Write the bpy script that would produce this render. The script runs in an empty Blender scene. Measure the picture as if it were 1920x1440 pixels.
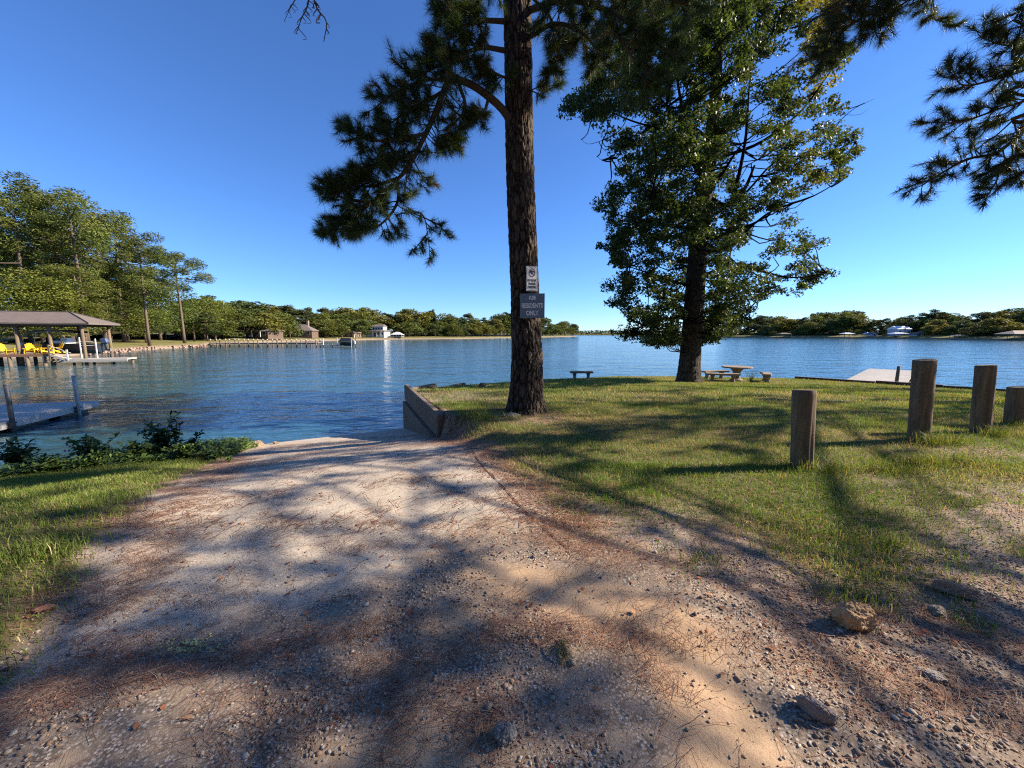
import bpy, math, random
import numpy as np
from mathutils import Vector, Matrix, Euler

# ------------------------------------------------------------------ camera, world, sun
scene = bpy.context.scene
COL = scene.collection
R = math.radians
cam_data = bpy.data.cameras.new('camera')
cam = bpy.data.objects.new('camera', cam_data)
COL.objects.link(cam)
cam.location = (0, 0, 3.1)
cam.rotation_euler = (R(90 - 7.418), 0, 0)
cam_data.sensor_width = 36.0
cam_data.lens = 36.0 * 722 / 1920
cam_data.clip_start = 0.05
cam_data.clip_end = 6000
scene.camera = cam

SUN_EL, SUN_AZ = 30.0, 83.0          # azimuth measured from +Y towards +X
world = bpy.data.worlds.new('World')
scene.world = world
world.use_nodes = True
wn, wl = world.node_tree.nodes, world.node_tree.links
wn.clear()
sky = wn.new('ShaderNodeTexSky')
sky.sky_type = 'NISHITA'
sky.sun_disc = False
sky.sun_elevation = R(SUN_EL)
sky.sun_rotation = R(SUN_AZ)
sky.altitude = 0
sky.air_density = 0.9
sky.dust_density = 0.0
sky.ozone_density = 10.0
bg = wn.new('ShaderNodeBackground')
bg.inputs['Strength'].default_value = 0.082
wo = wn.new('ShaderNodeOutputWorld')
tintn = wn.new('ShaderNodeMix'); tintn.data_type = 'RGBA'; tintn.blend_type = 'MULTIPLY'; tintn.inputs[0].default_value = 1.0
tintn.inputs[7].default_value = (.96, 1.0, 1.10, 1)          # camera white balance, the same over the whole sky
wl.new(sky.outputs[0], tintn.inputs[6])
wl.new(tintn.outputs[2], bg.inputs[0])
wl.new(bg.outputs[0], wo.inputs[0])

sd = bpy.data.lights.new('sun', 'SUN')
sd.energy = 5.0
sd.angle = R(0.45)
sd.color = (1.0, 0.88, 0.72)
sun = bpy.data.objects.new('sun', sd)
COL.objects.link(sun)
sdir = Vector((math.sin(R(SUN_AZ)) * math.cos(R(SUN_EL)), math.cos(R(SUN_AZ)) * math.cos(R(SUN_EL)), math.sin(R(SUN_EL))))
sun.rotation_euler = (-sdir).to_track_quat('-Z', 'Y').to_euler()
sun.location = (40, 8, 30)

vs = scene.view_settings
vs.view_transform = 'Standard'
vs.look = 'None'
vs.exposure = 1.31
vs.gamma = 1.0
vs.use_curve_mapping = False
scene.render.engine = 'CYCLES'
scene.cycles.use_denoising = False
scene.cycles.filter_width = 1.15
scene.cycles.max_bounces = 6
scene.cycles.diffuse_bounces = 3
scene.cycles.transmission_bounces = 4
scene.cycles.transparent_max_bounces = 8
scene.cycles.sample_clamp_indirect = 4.0

# ------------------------------------------------------------------ numeric helpers
rng = np.random.default_rng(11)
random.seed(5)

def _hash(ix, iy, iz, seed):
    h = (ix.astype(np.int64) * 374761393 + iy.astype(np.int64) * 668265263 + iz.astype(np.int64) * 2147483647 + seed * 1274126177) & 0xffffffff
    h = ((h ^ (h >> 13)) * 1274126177) & 0xffffffff
    h = ((h ^ (h >> 16)) * 2246822519) & 0xffffffff
    return ((h ^ (h >> 15)) & 0xffffff) / float(0xffffff)

def vnoise(x, y, z=None, seed=0):
    x = np.asarray(x, float); y = np.asarray(y, float)
    z = np.zeros_like(x) if z is None else np.asarray(z, float)
    xi, yi, zi = np.floor(x), np.floor(y), np.floor(z)
    fx, fy, fz = x - xi, y - yi, z - zi
    fx = fx * fx * (3 - 2 * fx); fy = fy * fy * (3 - 2 * fy); fz = fz * fz * (3 - 2 * fz)
    r = 0
    for a in (0, 1):
        for b in (0, 1):
            for c in (0, 1):
                w = (fx if a else 1 - fx) * (fy if b else 1 - fy) * (fz if c else 1 - fz)
                r = r + w * _hash(xi + a, yi + b, zi + c, seed)
    return r

def fbm(x, y, z=None, seed=0, oct=4):
    v, a, t = 0.0, 0.5, 0.0
    for o in range(oct):
        v = v + a * vnoise(x * 2 ** o + 17.3 * o, y * 2 ** o - 9.1 * o, None if z is None else z * 2 ** o, seed + o)
        t += a; a *= 0.5
    return v / t

def sstep(a, b, x):
    t = np.clip((np.asarray(x, float) - a) / (b - a), 0, 1)
    return t * t * (3 - 2 * t)

# ------------------------------------------------------------------ object helpers
def tag(o, label=None, cat=None, group=None, kind=None):
    if label: o['label'] = label
    if cat: o['category'] = cat
    if group: o['group'] = group
    if kind: o['kind'] = kind
    return o

def thing(name, label, cat, loc=(0, 0, 0), rz=0.0, group=None):
    o = bpy.data.objects.new(name, None)
    COL.objects.link(o)
    o.location = loc
    o.rotation_euler = (0, 0, rz)
    o.empty_display_size = 0.2
    return tag(o, label, cat, group)

def link(name, me, mat=None, parent=None):
    o = bpy.data.objects.new(name, me)
    COL.objects.link(o)
    if mat is not None and len(me.materials) == 0:
        for m in (mat if isinstance(mat, (list, tuple)) else [mat]):
            me.materials.append(m)
    if parent is not None:
        o.parent = parent
    return o

def copy_tree(o, parent=None):
    c = o.copy()
    COL.objects.link(c)
    c.parent = parent
    for ch in list(o.children):
        copy_tree(ch, c)
    return c

def npmesh(name, V, F, smooth=False, color=None, mats=None):
    """V (n,3); F (m,k) with constant k; color (n,4) stored as point colour 'tint'."""
    V = np.ascontiguousarray(V, np.float32); F = np.ascontiguousarray(F, np.int32)
    me = bpy.data.meshes.new(name)
    n, (m, k) = len(V), F.shape
    me.vertices.add(n); me.vertices.foreach_set('co', V.ravel())
    me.loops.add(m * k); me.loops.foreach_set('vertex_index', F.ravel())
    me.polygons.add(m)
    me.polygons.foreach_set('loop_start', np.arange(0, m * k, k, dtype=np.int32))
    if smooth:
        me.polygons.foreach_set('use_smooth', np.ones(m, bool))
    if color is not None:
        at = me.color_attributes.new('tint', 'FLOAT_COLOR', 'POINT')
        c = np.ones((n, 4), np.float32); c[:, :color.shape[1]] = color
        at.data.foreach_set('color', c.ravel())
    if mats is not None:
        me.polygons.foreach_set('material_index', np.ascontiguousarray(mats, np.int32))
    me.update(calc_edges=True)
    return me

class MB:
    """collects boxes, tubes, prisms; build() links them as one mesh object"""
    def __init__(s):
        s.v, s.f = [], []
    def add(s, verts, faces):
        b = len(s.v)
        s.v += [tuple(map(float, p)) for p in verts]
        s.f += [tuple(b + i for i in f) for f in faces]
        return s
    def box(s, c, size, rot=None, taper=1.0):
        x, y, z = (d / 2 for d in size)
        vs_ = [(-x, -y, -z), (x, -y, -z), (x, y, -z), (-x, y, -z), (-x * taper, -y * taper, z), (x * taper, -y * taper, z), (x * taper, y * taper, z), (-x * taper, y * taper, z)]
        m = rot.to_matrix() if isinstance(rot, Euler) else (rot or Matrix.Identity(3))
        c = Vector(c)
        return s.add([c + m @ Vector(p) for p in vs_], [(0, 3, 2, 1), (4, 5, 6, 7), (0, 1, 5, 4), (1, 2, 6, 5), (2, 3, 7, 6), (3, 0, 4, 7)])
    def bbox(s, c, size, rot=None, bev=0.01):
        """box with chamfered vertical and top edges"""
        x, y, z = (d / 2 for d in size)
        b = min(bev, x * .45, y * .45, z * .45)
        ring = lambda X, Y, k, Z: [(-X + k, -Y, Z), (X - k, -Y, Z), (X, -Y + k, Z), (X, Y - k, Z), (X - k, Y, Z), (-X + k, Y, Z), (-X, Y - k, Z), (-X, -Y + k, Z)]
        P = ring(x - b, y - b, b * .6, -z) + ring(x, y, b, -z + b) + ring(x, y, b, z - b) + ring(x - b, y - b, b * .6, z)
        m = rot.to_matrix() if isinstance(rot, Euler) else (rot or Matrix.Identity(3))
        c = Vector(c)
        F = [tuple(range(7, -1, -1)), tuple(range(24, 32))]
        for r in range(3):
            for i in range(8):
                j = (i + 1) % 8
                F.append((r * 8 + i, r * 8 + j, r * 8 + 8 + j, r * 8 + 8 + i))
        return s.add([c + m @ Vector(p) for p in P], F)
    def tube(s, path, rad, n=8, cap=True):
        path = [Vector(p) for p in path]
        if not hasattr(rad, '__len__'): rad = [rad] * len(path)
        V, F = [], []
        up = Vector((0, 0, 1))
        t0 = (path[1] - path[0]).normalized()
        if abs(t0.dot(up)) > .95: up = Vector((1, 0, 0))
        a = t0.cross(up).normalized()
        for i, p in enumerate(path):
            t = (path[min(i + 1, len(path) - 1)] - path[max(i - 1, 0)]).normalized()
            a = (a - t * a.dot(t)).normalized()
            b = t.cross(a)
            for k in range(n):
                w = 2 * math.pi * k / n
                V.append(p + (a * math.cos(w) + b * math.sin(w)) * rad[i])
        for i in range(len(path) - 1):
            for k in range(n):
                j = (k + 1) % n
                F.append((i * n + k, i * n + j, (i + 1) * n + j, (i + 1) * n + k))
        if cap:
            F.append(tuple(range(n - 1, -1, -1)))
            F.append(tuple((len(path) - 1) * n + k for k in range(n)))
        return s.add(V, F)
    def lathe(s, c, prof, n=16, sx=1.0, sy=1.0):
        V, F = [], []
        for r, z in prof:
            for k in range(n):
                w = 2 * math.pi * k / n
                V.append((c[0] + r * sx * math.cos(w), c[1] + r * sy * math.sin(w), c[2] + z))
        for i in range(len(prof) - 1):
            for k in range(n):
                j = (k + 1) % n
                F.append((i * n + k, i * n + j, (i + 1) * n + j, (i + 1) * n + k))
        F.append(tuple(range(n - 1, -1, -1)))
        F.append(tuple((len(prof) - 1) * n + k for k in range(n)))
        return s.add(V, F)
    def prism(s, poly, z0, z1):
        n = len(poly)
        V = [(x, y, z0) for x, y in poly] + [(x, y, z1) for x, y in poly]
        F = [tuple(range(n - 1, -1, -1)), tuple(range(n, 2 * n))] + [(i, (i + 1) % n, n + (i + 1) % n, n + i) for i in range(n)]
        return s.add(V, F)
    def mesh(s, name, smooth=False, off=(0, 0, 0)):
        me = bpy.data.meshes.new(name)
        o = Vector(off)
        me.from_pydata([tuple(Vector(p) - o) for p in s.v], [], s.f)
        me.update()
        if smooth:
            me.polygons.foreach_set('use_smooth', np.ones(len(me.polygons), bool))
        return me
    def build(s, name, mat, parent=None, smooth=False, world=False):
        off = parent.location if (world and parent is not None) else (0, 0, 0)
        return link(name, s.mesh(name, smooth, off), mat, parent)

# ------------------------------------------------------------------ material helpers
class NT:
    def __init__(s, name):
        s.m = bpy.data.materials.new(name)
        s.m.use_nodes = True
        s.t = s.m.node_tree
        s.t.nodes.clear()
        s.out = s.n('ShaderNodeOutputMaterial')
    def n(s, typ, **kw):
        nd = s.t.nodes.new(typ)
        for k, v in kw.items(): setattr(nd, k, v)
        return nd
    def l(s, a, b): s.t.links.new(a, b)
    def val(s, sock, v):
        if hasattr(v, 'links'): s.l(v, sock)
        else: sock.default_value = v
    def coord(s, which='Object', scale=None):
        c = s.n('ShaderNodeTexCoord').outputs[which]
        if scale is None: return c
        mp = s.n('ShaderNodeMapping'); mp.inputs['Scale'].default_value = scale
        s.l(c, mp.inputs['Vector']); return mp.outputs[0]
    def pos(s, scale=(1, 1, 1)):
        g = s.n('ShaderNodeNewGeometry').outputs['Position']
        mp = s.n('ShaderNodeMapping'); mp.inputs['Scale'].default_value = scale
        s.l(g, mp.inputs['Vector']); return mp.outputs[0]
    def noise(s, vec, scale, detail=4, rough=.55, out=0):
        nd = s.n('ShaderNodeTexNoise'); s.l(vec, nd.inputs['Vector'])
        nd.inputs['Scale'].default_value = scale; nd.inputs['Detail'].default_value = detail; nd.inputs['Roughness'].default_value = rough
        return nd.outputs[out]
    def voro(s, vec, scale, feature='F1', out='Distance'):
        nd = s.n('ShaderNodeTexVoronoi', feature=feature); s.l(vec, nd.inputs['Vector'])
        nd.inputs['Scale'].default_value = scale
        return nd.outputs[out]
    def ramp(s, fac, stops, interp='LINEAR'):
        nd = s.n('ShaderNodeValToRGB'); s.l(fac, nd.inputs[0])
        cr = nd.color_ramp; cr.interpolation = interp
        while len(cr.elements) < len(stops): cr.elements.new(.5)
        for e, (p, c) in zip(cr.elements, stops):
            e.position = p
            e.color = (c, c, c, 1) if not hasattr(c, '__len__') else (*c[:3], 1)
        return nd.outputs[0]
    def math(s, op, a, b=0.0, clamp=False):
        nd = s.n('ShaderNodeMath', operation=op); nd.use_clamp = clamp
        s.val(nd.inputs[0], a); s.val(nd.inputs[1], b)
        return nd.outputs[0]
    def mix(s, fac, a, b, blend='MIX'):
        nd = s.n('ShaderNodeMix', data_type='RGBA', blend_type=blend)
        s.val(nd.inputs[0], fac)
        for sock, v in ((nd.inputs[6], a), (nd.inputs[7], b)):
            if hasattr(v, 'links'): s.l(v, sock)
            else: sock.default_value = (*v[:3], 1)
        return nd.outputs[2]
    def attr(s, name='tint'):
        return s.n('ShaderNodeAttribute', attribute_name=name)
    def sep(s, c):
        nd = s.n('ShaderNodeSeparateColor'); s.l(c, nd.inputs[0]); return nd.outputs
    def bump(s, h, strength=.5, dist=.01, normal=None):
        nd = s.n('ShaderNodeBump'); s.l(h, nd.inputs['Height'])
        nd.inputs['Strength'].default_value = strength; nd.inputs['Distance'].default_value = dist
        if normal is not None: s.l(normal, nd.inputs['Normal'])
        return nd.outputs[0]
    def pbr(s, col, rough=.7, normal=None, spec=.3, metal=0.0):
        p = s.n('ShaderNodeBsdfPrincipled')
        if hasattr(col, 'links'): s.l(col, p.inputs['Base Color'])
        else: p.inputs['Base Color'].default_value = (*col[:3], 1)
        s.val(p.inputs['Roughness'], rough)
        p.inputs['Specular IOR Level'].default_value = spec
        p.inputs['Metallic'].default_value = metal
        if normal is not None: s.l(normal, p.inputs['Normal'])
        s.l(p.outputs[0], s.out.inputs[0])
        return p

def mat_simple(name, col, rough=.6, var=.25, scale=6, spec=.3, metal=0.0, bump=0.0):
    t = NT(name)
    v = t.coord()
    f = t.noise(v, scale, 5, .6)
    c = t.mix(f, tuple(x * (1 - var) for x in col), tuple(min(1, x * (1 + var)) for x in col))
    nm = t.bump(t.noise(v, scale * 4, 4), bump, .01) if bump else None
    t.pbr(c, rough, nm, spec, metal)
    return t.m

def mat_leaf(name, rough=.5, trans=.35, spec=.3, boost=1.25):
    """foliage: colour from the point attribute 'tint', part of the light passes through"""
    t = NT(name)
    a = t.attr().outputs['Color']
    p = t.n('ShaderNodeBsdfPrincipled')
    t.l(a, p.inputs['Base Color']); p.inputs['Roughness'].default_value = rough
    p.inputs['Specular IOR Level'].default_value = spec
    tr = t.n('ShaderNodeBsdfTranslucent')
    t.l(t.mix(1.0, a, (boost * 1.1, boost, boost * .45), 'MULTIPLY'), tr.inputs[0])
    mx = t.n('ShaderNodeMixShader'); mx.inputs[0].default_value = trans
    t.l(p.outputs[0], mx.inputs[1]); t.l(tr.outputs[0], mx.inputs[2]); t.l(mx.outputs[0], t.out.inputs[0])
    return t.m

def mat_wood(name, base, dark, along='X', rough=.75, scale=1.0, bump=.4):
    t = NT(name)
    sc = {'X': (2, 22, 22), 'Y': (22, 2, 22), 'Z': (22, 22, 2)}[along]
    v = t.coord('Object', tuple(q * scale for q in sc))
    rnd = t.n('ShaderNodeObjectInfo').outputs['Random']
    off = t.n('ShaderNodeVectorMath', operation='ADD'); t.l(v, off.inputs[0])
    cmb = t.n('ShaderNodeCombineXYZ'); t.l(t.math('MULTIPLY', rnd, 37.0), cmb.inputs[0]); t.l(t.math('MULTIPLY', rnd, 91.0), cmb.inputs[1])
    t.l(cmb.outputs[0], off.inputs[1]); v = off.outputs[0]
    f = t.noise(v, 1.0, 6, .65)
    c = t.mix(t.ramp(f, [(.3, 0.0), (.7, 1.0)]), dark, base)
    c = t.mix(t.math('MULTIPLY', rnd, .35), c, tuple(x * .6 for x in base))
    t.pbr(c, rough, t.bump(f, bump, .01), .25)
    return t.m
# ------------------------------------------------------------------ terrain functions
SHORE = [(-90, -4), (-40, 4.5), (-20, 6.2), (-14, 7.0), (-11.2, 7.7), (-9.2, 8.1), (-7.9, 8.5), (-7.2, 9.2), (-6.8, 10.35), (-3.52, 12.6), (-2.9, 14.2), (-2.0, 15.8),
         (1.6, 20.6), (6, 22.6), (11, 22.8), (16.03, 21.7), (21.65, 16.1), (34, 6), (90, -25)]
POLY = np.array(SHORE + [(90, -120), (-90, -120)], float)

def shore_dist(X, Y):
    X = np.asarray(X, float); Y = np.asarray(Y, float)
    d2 = np.full(X.shape, 1e18); inside = np.zeros(X.shape, bool)
    n = len(POLY)
    for i in range(n):
        ax, ay = POLY[i]; bx, by = POLY[(i + 1) % n]
        dx, dy = bx - ax, by - ay
        t = np.clip(((X - ax) * dx + (Y - ay) * dy) / (dx * dx + dy * dy), 0, 1)
        d2 = np.minimum(d2, (X - ax - t * dx) ** 2 + (Y - ay - t * dy) ** 2)
        c = (ay > Y) != (by > Y)
        xi = ax + (Y - ay) / (dy if abs(dy) > 1e-9 else 1e-9) * dx
        inside ^= c & (X < xi)
    d = np.sqrt(d2)
    return np.where(inside, d, -d)

def x_left(Y): return np.interp(Y, [-8, 0, 1.58, 1.95, 2.68, 3.89, 5.44, 7.18, 8.4, 10.33], [-2.4, -2.4, -2.42, -2.6, -3.06, -3.8, -4.6, -5.5, -6.1, -6.8])
def x_right(Y): return np.interp(Y, [-8, 1.9, 2.4, 2.78, 3.4, 5.1, 7.77, 12.6], [1.9, 1.3, .75, .42, .2, -.44, -1.55, -3.52])

def zg(X, Y, fine=False):
    X = np.asarray(X, float); Y = np.asarray(Y, float)
    D = shore_dist(X, Y)
    s = -.45 * X + .89 * Y
    zr = 1.5 - .19 * np.where(s > 5.3, s - 4.75, np.where(s > 4.2, (s - 4.2) ** 2 / 2.2, 0.0))
    zr = np.maximum(zr, -2.5)
    Yp = Y + np.maximum(0, X - 7) * .35
    zl = np.interp(Yp, [-50, 5, 8, 12, 15, 19, 21.5, 30], [1.5, 1.5, 1.43, 1.3, 1.05, .76, .62, .55])
    wid = np.interp(Y, [0, 5, 7.6, 7.9, 20], [1.6, 1.1, .7, .16, .16])
    off = np.interp(Y, [7.6, 7.9, 20], [0.0, .09, .09])
    wr = sstep(0, 1, (X - x_right(Y) - off) / wid)
    wr = np.where(Y < 2.0, sstep(-1, 1, X), wr)
    land = zr * (1 - wr) + zl * wr
    land = land + .05 * sstep(0, .6, x_left(Y) - X)                       # turf stands a little above the slab
    onramp = (X > x_left(Y) - .3) & (X < x_right(Y) + .25)
    leftsh = X < -6.2
    low = np.minimum(zr, -.9)
    edge_soft = land + (low - land) * sstep(.75, -.35, D)
    edge_hard = np.where(D > -.12, land, -1.6)
    z = np.where(leftsh, edge_soft, edge_hard)
    z = np.where(onramp, np.where(D < 0, np.maximum(zr, -1.6), land), z)
    if fine:
        m = sstep(-.2, .3, D) * np.where(Y < 14, 1, .4)
        z = z + m * ((fbm(X * .9, Y * .9, seed=3) - .5) * .07 + (fbm(X * 4, Y * 4, seed=8) - .5) * .03 * sstep(4.6, 2.0, Y) + (fbm(X * 17, Y * 17, seed=5, oct=3) - .5) * .014 * sstep(4.6, 2.0, Y))
    return z

def grass_density(X, Y):
    """0..1 turf cover"""
    D = shore_dist(X, Y)
    n1 = fbm(X * .8, Y * .8, seed=21); n2 = fbm(X * 2.6, Y * 2.6, seed=22)
    left = sstep(-.10, .45, x_left(Y) - X + (n2 - .5) * .7) * np.where(Y > .3, 1, .5)
    ylow = np.interp(X, [-4, .2, .5, 1.07, 2, 3, 5.7, 9, 20], [3.3, 3.0, 2.7, 2.4, 2.2, 2.5, 3.5, 4.2, 5.6])
    right = sstep(-.15, .55, X - x_right(Y) + (n2 - .5) * .8 - .1) * sstep(-.5, 1.3, Y - ylow + (n1 - .5) * 2.2)
    # bare patches: under the pine, along the wall corner, strips to the right
    pine = np.exp(-(((X - .5) / 1.3) ** 2 + ((Y - 7.4) / .9) ** 2) * 1.2) * .75
    wallp = np.exp(-(((X + 1.6) / 1.5) ** 2 + ((Y - 11.2) / 1.2) ** 2)) * .6
    bank = sstep(1.0, .1, X - x_right(Y)) * sstep(3.0, 4.5, Y) * sstep(9.5, 7, Y) * .6
    right = right * np.clip(1 - pine - wallp - bank, .08, 1) * np.clip(.55 + 1.1 * (n1 - .28), .3, 1)
    strip = sstep(.45, .62, fbm(X * .55 + 4, Y * 1.3, seed=31)) * sstep(5.2, 3.6, Y - .25 * (X - 4)) * sstep(3.0, 4.5, X)
    right = right * (1 - .85 * strip)
    tuftz = sstep(.54, .68, fbm(X * 1.5, Y * 1.9, seed=41)) * sstep(.9, 1.6, X) * sstep(1.45, 1.9, Y) * .5
    g = np.maximum(np.maximum(left, right), tuftz)
    return g * sstep(.02, .25, D)

def sand_amount(X, Y):
    def el(cx, cy, rx, ry, a):
        c, s = math.cos(a), math.sin(a)
        u = ((X - cx) * c + (Y - cy) * s) / rx; v = (-(X - cx) * s + (Y - cy) * c) / ry
        return np.exp(-(u * u + v * v) * 1.1)
    n = fbm(X * 2.2, Y * 2.2, seed=51)
    a = el(.42, 2.15, .75, .22, -.45) + el(.83, 1.62, .17, .42, .25) + el(.8, 1.2, .22, .3, .1) * .9 + el(-.35, 1.25, .4, .22, .2) * .8 + el(-.35, 2.0, .3, .18, .6) * .5 + el(-.8, 2.5, .3, .2, .6) * .3
    return np.clip(a * (.45 + 1.1 * n), 0, 1)

def concrete_amount(X, Y):
    n = fbm(X * 1.7, Y * 1.7, seed=61)
    ylow = np.interp(X, [-3.5, -2.4, -1.6, -.9, -.3, .3, 1], [1.3, 1.5, 1.85, 2.35, 2.9, 3.1, 3.3])
    return sstep(-.1, .22, Y - ylow + (n - .5) * .8) * sstep(-.15, .2, X - x_left(Y) + (n - .5) * .5) * sstep(-.1, .15, x_right(Y) + .1 - X)

def needle_amount(X, Y):
    n = fbm(X * 1.1 + 3, Y * 2.0, seed=71); n2 = fbm(X * 3.3, Y * 5.5, seed=72)
    base = sstep(.50, .70, n) * .55 + sstep(.52, .72, n2) * .5
    le = np.exp(-((X - x_left(Y) - .2) / .36) ** 2) * sstep(8.5, 6.5, Y) * 1.15 * (.15 + 1.2 * sstep(.4, .6, n2))
    re = np.exp(-((X - x_right(Y) - .15) / .3) ** 2) * sstep(2.2, 2.9, Y) * sstep(9, 7, Y) * 1.2
    def el(cx, cy, rx, ry, a):
        c, s = math.cos(a), math.sin(a)
        u = ((X - cx) * c + (Y - cy) * s) / rx; v = (-(X - cx) * s + (Y - cy) * c) / ry
        return np.exp(-(u * u + v * v))
    cl = el(.33, 1.88, .52, .085, -.12) * 1.6 + el(.62, 1.72, .1, .22, .5) * 1.3 + el(-.12, 1.36, .12, .14, 0) * 1.3 + el(-.48, 1.45, .09, .3, .2) * 1.1 + el(-.4, 1.75, .4, .09, .3) * 1.0 + el(1.9, 1.55, .7, .16, -.35) + el(-1.3, 1.75, .7, .07, .35) * 1.2 + el(-2.0, 1.55, .6, .1, .35) * 1.2 + el(2.4, 1.9, .7, .12, -.4)
    return np.clip(base * .55 + le + re + cl, 0, 1.6) * sstep(0, .3, shore_dist(X, Y))

# ------------------------------------------------------------------ ground
def axis(pieces):
    a = []
    for x0, x1, st in pieces:
        a.append(np.arange(x0, x1 - st * .3, st))
    a.append(np.array([pieces[-1][1]]))
    return np.concatenate(a)
gx = axis([(-90, -24, 3.0), (-24, -8, .4), (-8, -4, .10), (-4, 4.0, .032), (4.0, 9, .09), (9, 24, .3), (24, 90, 3.0)])
gy = axis([(-120, -10, 6.0), (-10, .6, .5), (.6, 3.6, .032), (3.6, 9, .075), (9, 13.5, .12), (13.5, 24, .2)])
GX, GY = np.meshgrid(gx, gy)
px_, py_ = GX.ravel(), GY.ravel()
pz_ = zg(px_, py_, True)
nx_, ny_ = len(gx), len(gy)
idx = np.arange(nx_ * ny_).reshape(ny_, nx_)
F = np.stack([idx[:-1, :-1], idx[:-1, 1:], idx[1:, 1:], idx[1:, :-1]], -1).reshape(-1, 4)
gcol = np.stack([sand_amount(px_, py_), concrete_amount(px_, py_), grass_density(px_, py_), np.clip(needle_amount(px_, py_), 0, 1)], -1)

t = NT('ground_soil')
at = t.attr(); ch = t.sep(at.outputs['Color'])
P = t.pos()
n_big = t.noise(P, 1.3, 5); n_mid = t.noise(P, 9, 6, .65); n_fine = t.noise(P, 60, 5, .7); n_grit = t.noise(P, 260, 3, .7)
v1 = t.voro(P, 75); v2 = t.voro(P, 190); vc = t.voro(P, 75, out='Color')
gr = t.mix(t.ramp(vc, [(.2, 0.0), (.8, 1.0)]), (.27, .215, .17), (.62, .54, .46))                # small stones in a dirty matrix
gravel = t.mix(t.ramp(v1, [(.25, 0.0), (.62, 1.0)]), gr, (.14, .11, .085))
dirt = t.mix(n_mid, (.20, .14, .092), (.45, .34, .24))
gravel = t.mix(t.ramp(n_mid, [(.38, 0.0), (.62, 1.0)]), gravel, dirt)
sand = t.mix(n_mid, (.38, .245, .14), (.58, .41, .26))
sand = t.mix(t.ramp(n_fine, [(.55, 0.0), (.75, .6)]), sand, (.30, .2, .12))
conc = t.mix(n_big, (.44, .37, .285), (.63, .545, .435))
conc = t.mix(t.ramp(n_fine, [(.42, 0.0), (.68, .75)]), conc, (.27, .22, .175))
conc = t.mix(t.ramp(n_mid, [(.5, 0.0), (.74, .6)]), conc, (.34, .265, .185))
soil = t.mix(n_mid, (.075, .066, .028), (.20, .16, .075))
soil = t.mix(t.ramp(n_fine, [(.5, 0.0), (.7, .7)]), soil, (.24, .19, .10))
c = t.mix(t.ramp(ch[0], [(.15, 0.0), (.5, 1.0)]), gravel, sand)
c = t.mix(ch[1], c, conc)
c = t.mix(t.ramp(ch[2], [(.1, 0.0), (.55, 1.0)]), c, soil)
ned = t.math('MULTIPLY', at.outputs['Alpha'], t.ramp(n_fine, [(.35, 0.0), (.6, .4)]))
c = t.mix(ned, c, t.mix(n_mid, (.13, .065, .04), (.28, .14, .085)))
c = t.mix(t.ramp(n_grit, [(.52, 0.0), (.66, .55)]), c, t.mix(1.0, c, (.35, .32, .30), 'MULTIPLY'))
c = t.mix(t.ramp(n_grit, [(.34, .45), (.45, 0.0)]), c, t.mix(1.0, c, (1.45, 1.42, 1.4), 'MULTIPLY'))
hh = t.math('ADD', t.math('MULTIPLY', n_fine, .8), t.math('MULTIPLY', n_grit, .45))
t.pbr(c, .93, t.bump(hh, .55, .007), .12)
M_ground = t.m
ground = link('ground', npmesh('ground', np.stack([px_, py_, pz_], -1), F, True, gcol), M_ground)
tag(ground, 'sandy gravel and turf ground sloping to the lake', None, kind='structure')

# ------------------------------------------------------------------ water
t = NT('lake_water')
gpos = t.n('ShaderNodeNewGeometry').outputs['Position']
def wv(sx, sy, rot, scale, det=2):
    mp = t.n('ShaderNodeMapping'); mp.inputs['Scale'].default_value = (sx, sy, 1); mp.inputs['Rotation'].default_value = (0, 0, R(rot))
    t.l(gpos, mp.inputs['Vector'])
    return t.noise(mp.outputs[0], scale, det, .5)
h = t.math('MULTIPLY', wv(.55, 1, 14, .8, 2), .11)
h = t.math('ADD', h, t.math('MULTIPLY', wv(.6, 1, -6, .27, 2), .24))
h = t.math('ADD', h, t.math('MULTIPLY', wv(.5, 1, -10, 2.6, 3), .056))
h = t.math('ADD', h, t.math('MULTIPLY', wv(.6, 1, 25, 8.0, 2), .011))
patch = t.ramp(wv(.4, 1, 5, .045, 3), [(.35, .75), (.6, 1.0)])
h = t.math('MULTIPLY', h, patch)
bp = t.n('ShaderNodeBump'); bp.inputs['Strength'].default_value = 1.0; bp.inputs['Distance'].default_value = 1.0
t.l(h, bp.inputs['Height'])
p = t.pbr((.022, .072, .095), .11, bp.outputs[0], .5)
p.inputs['IOR'].default_value = 1.333
M_water = t.m
wx = axis([(-3000, -60, 490), (-60, 60, 20), (60, 3000, 490)])
wy = axis([(-60, 60, 20), (60, 3900, 480)])
WX, WY = np.meshgrid(wx, wy)
idx = np.arange(WX.size).reshape(WX.shape)
Fw = np.stack([idx[:-1, :-1], idx[:-1, 1:], idx[1:, 1:], idx[1:, :-1]], -1).reshape(-1, 4)
lake = link('water', npmesh('water', np.stack([WX.ravel(), WY.ravel(), np.zeros(WX.size)], -1), Fw), M_water)
tag(lake, 'rippled blue lake water', None, kind='structure')
# ------------------------------------------------------------------ far shores
TH = R(7.418)
def at(px, py, Y):
    """a point seen at photo pixel (px, py) standing Y metres in front of the viewer"""
    u, v = (px - 960) / 722.0, (py - 720) / 722.0
    d = Vector((u, math.cos(TH) - v * math.sin(TH), -math.sin(TH) - v * math.cos(TH)))
    return d * (Y / d.y) + Vector((0, 0, 3.1))

def resample(poly, step):
    out = []
    for (a, b) in zip(poly[:-1], poly[1:]):
        a, b = np.array(a, float), np.array(b, float)
        n = max(1, int(np.linalg.norm(b - a) / step))
        for i in range(n): out.append(a + (b - a) * i / n)
    out.append(np.array(poly[-1], float))
    return np.array(out)

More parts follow.
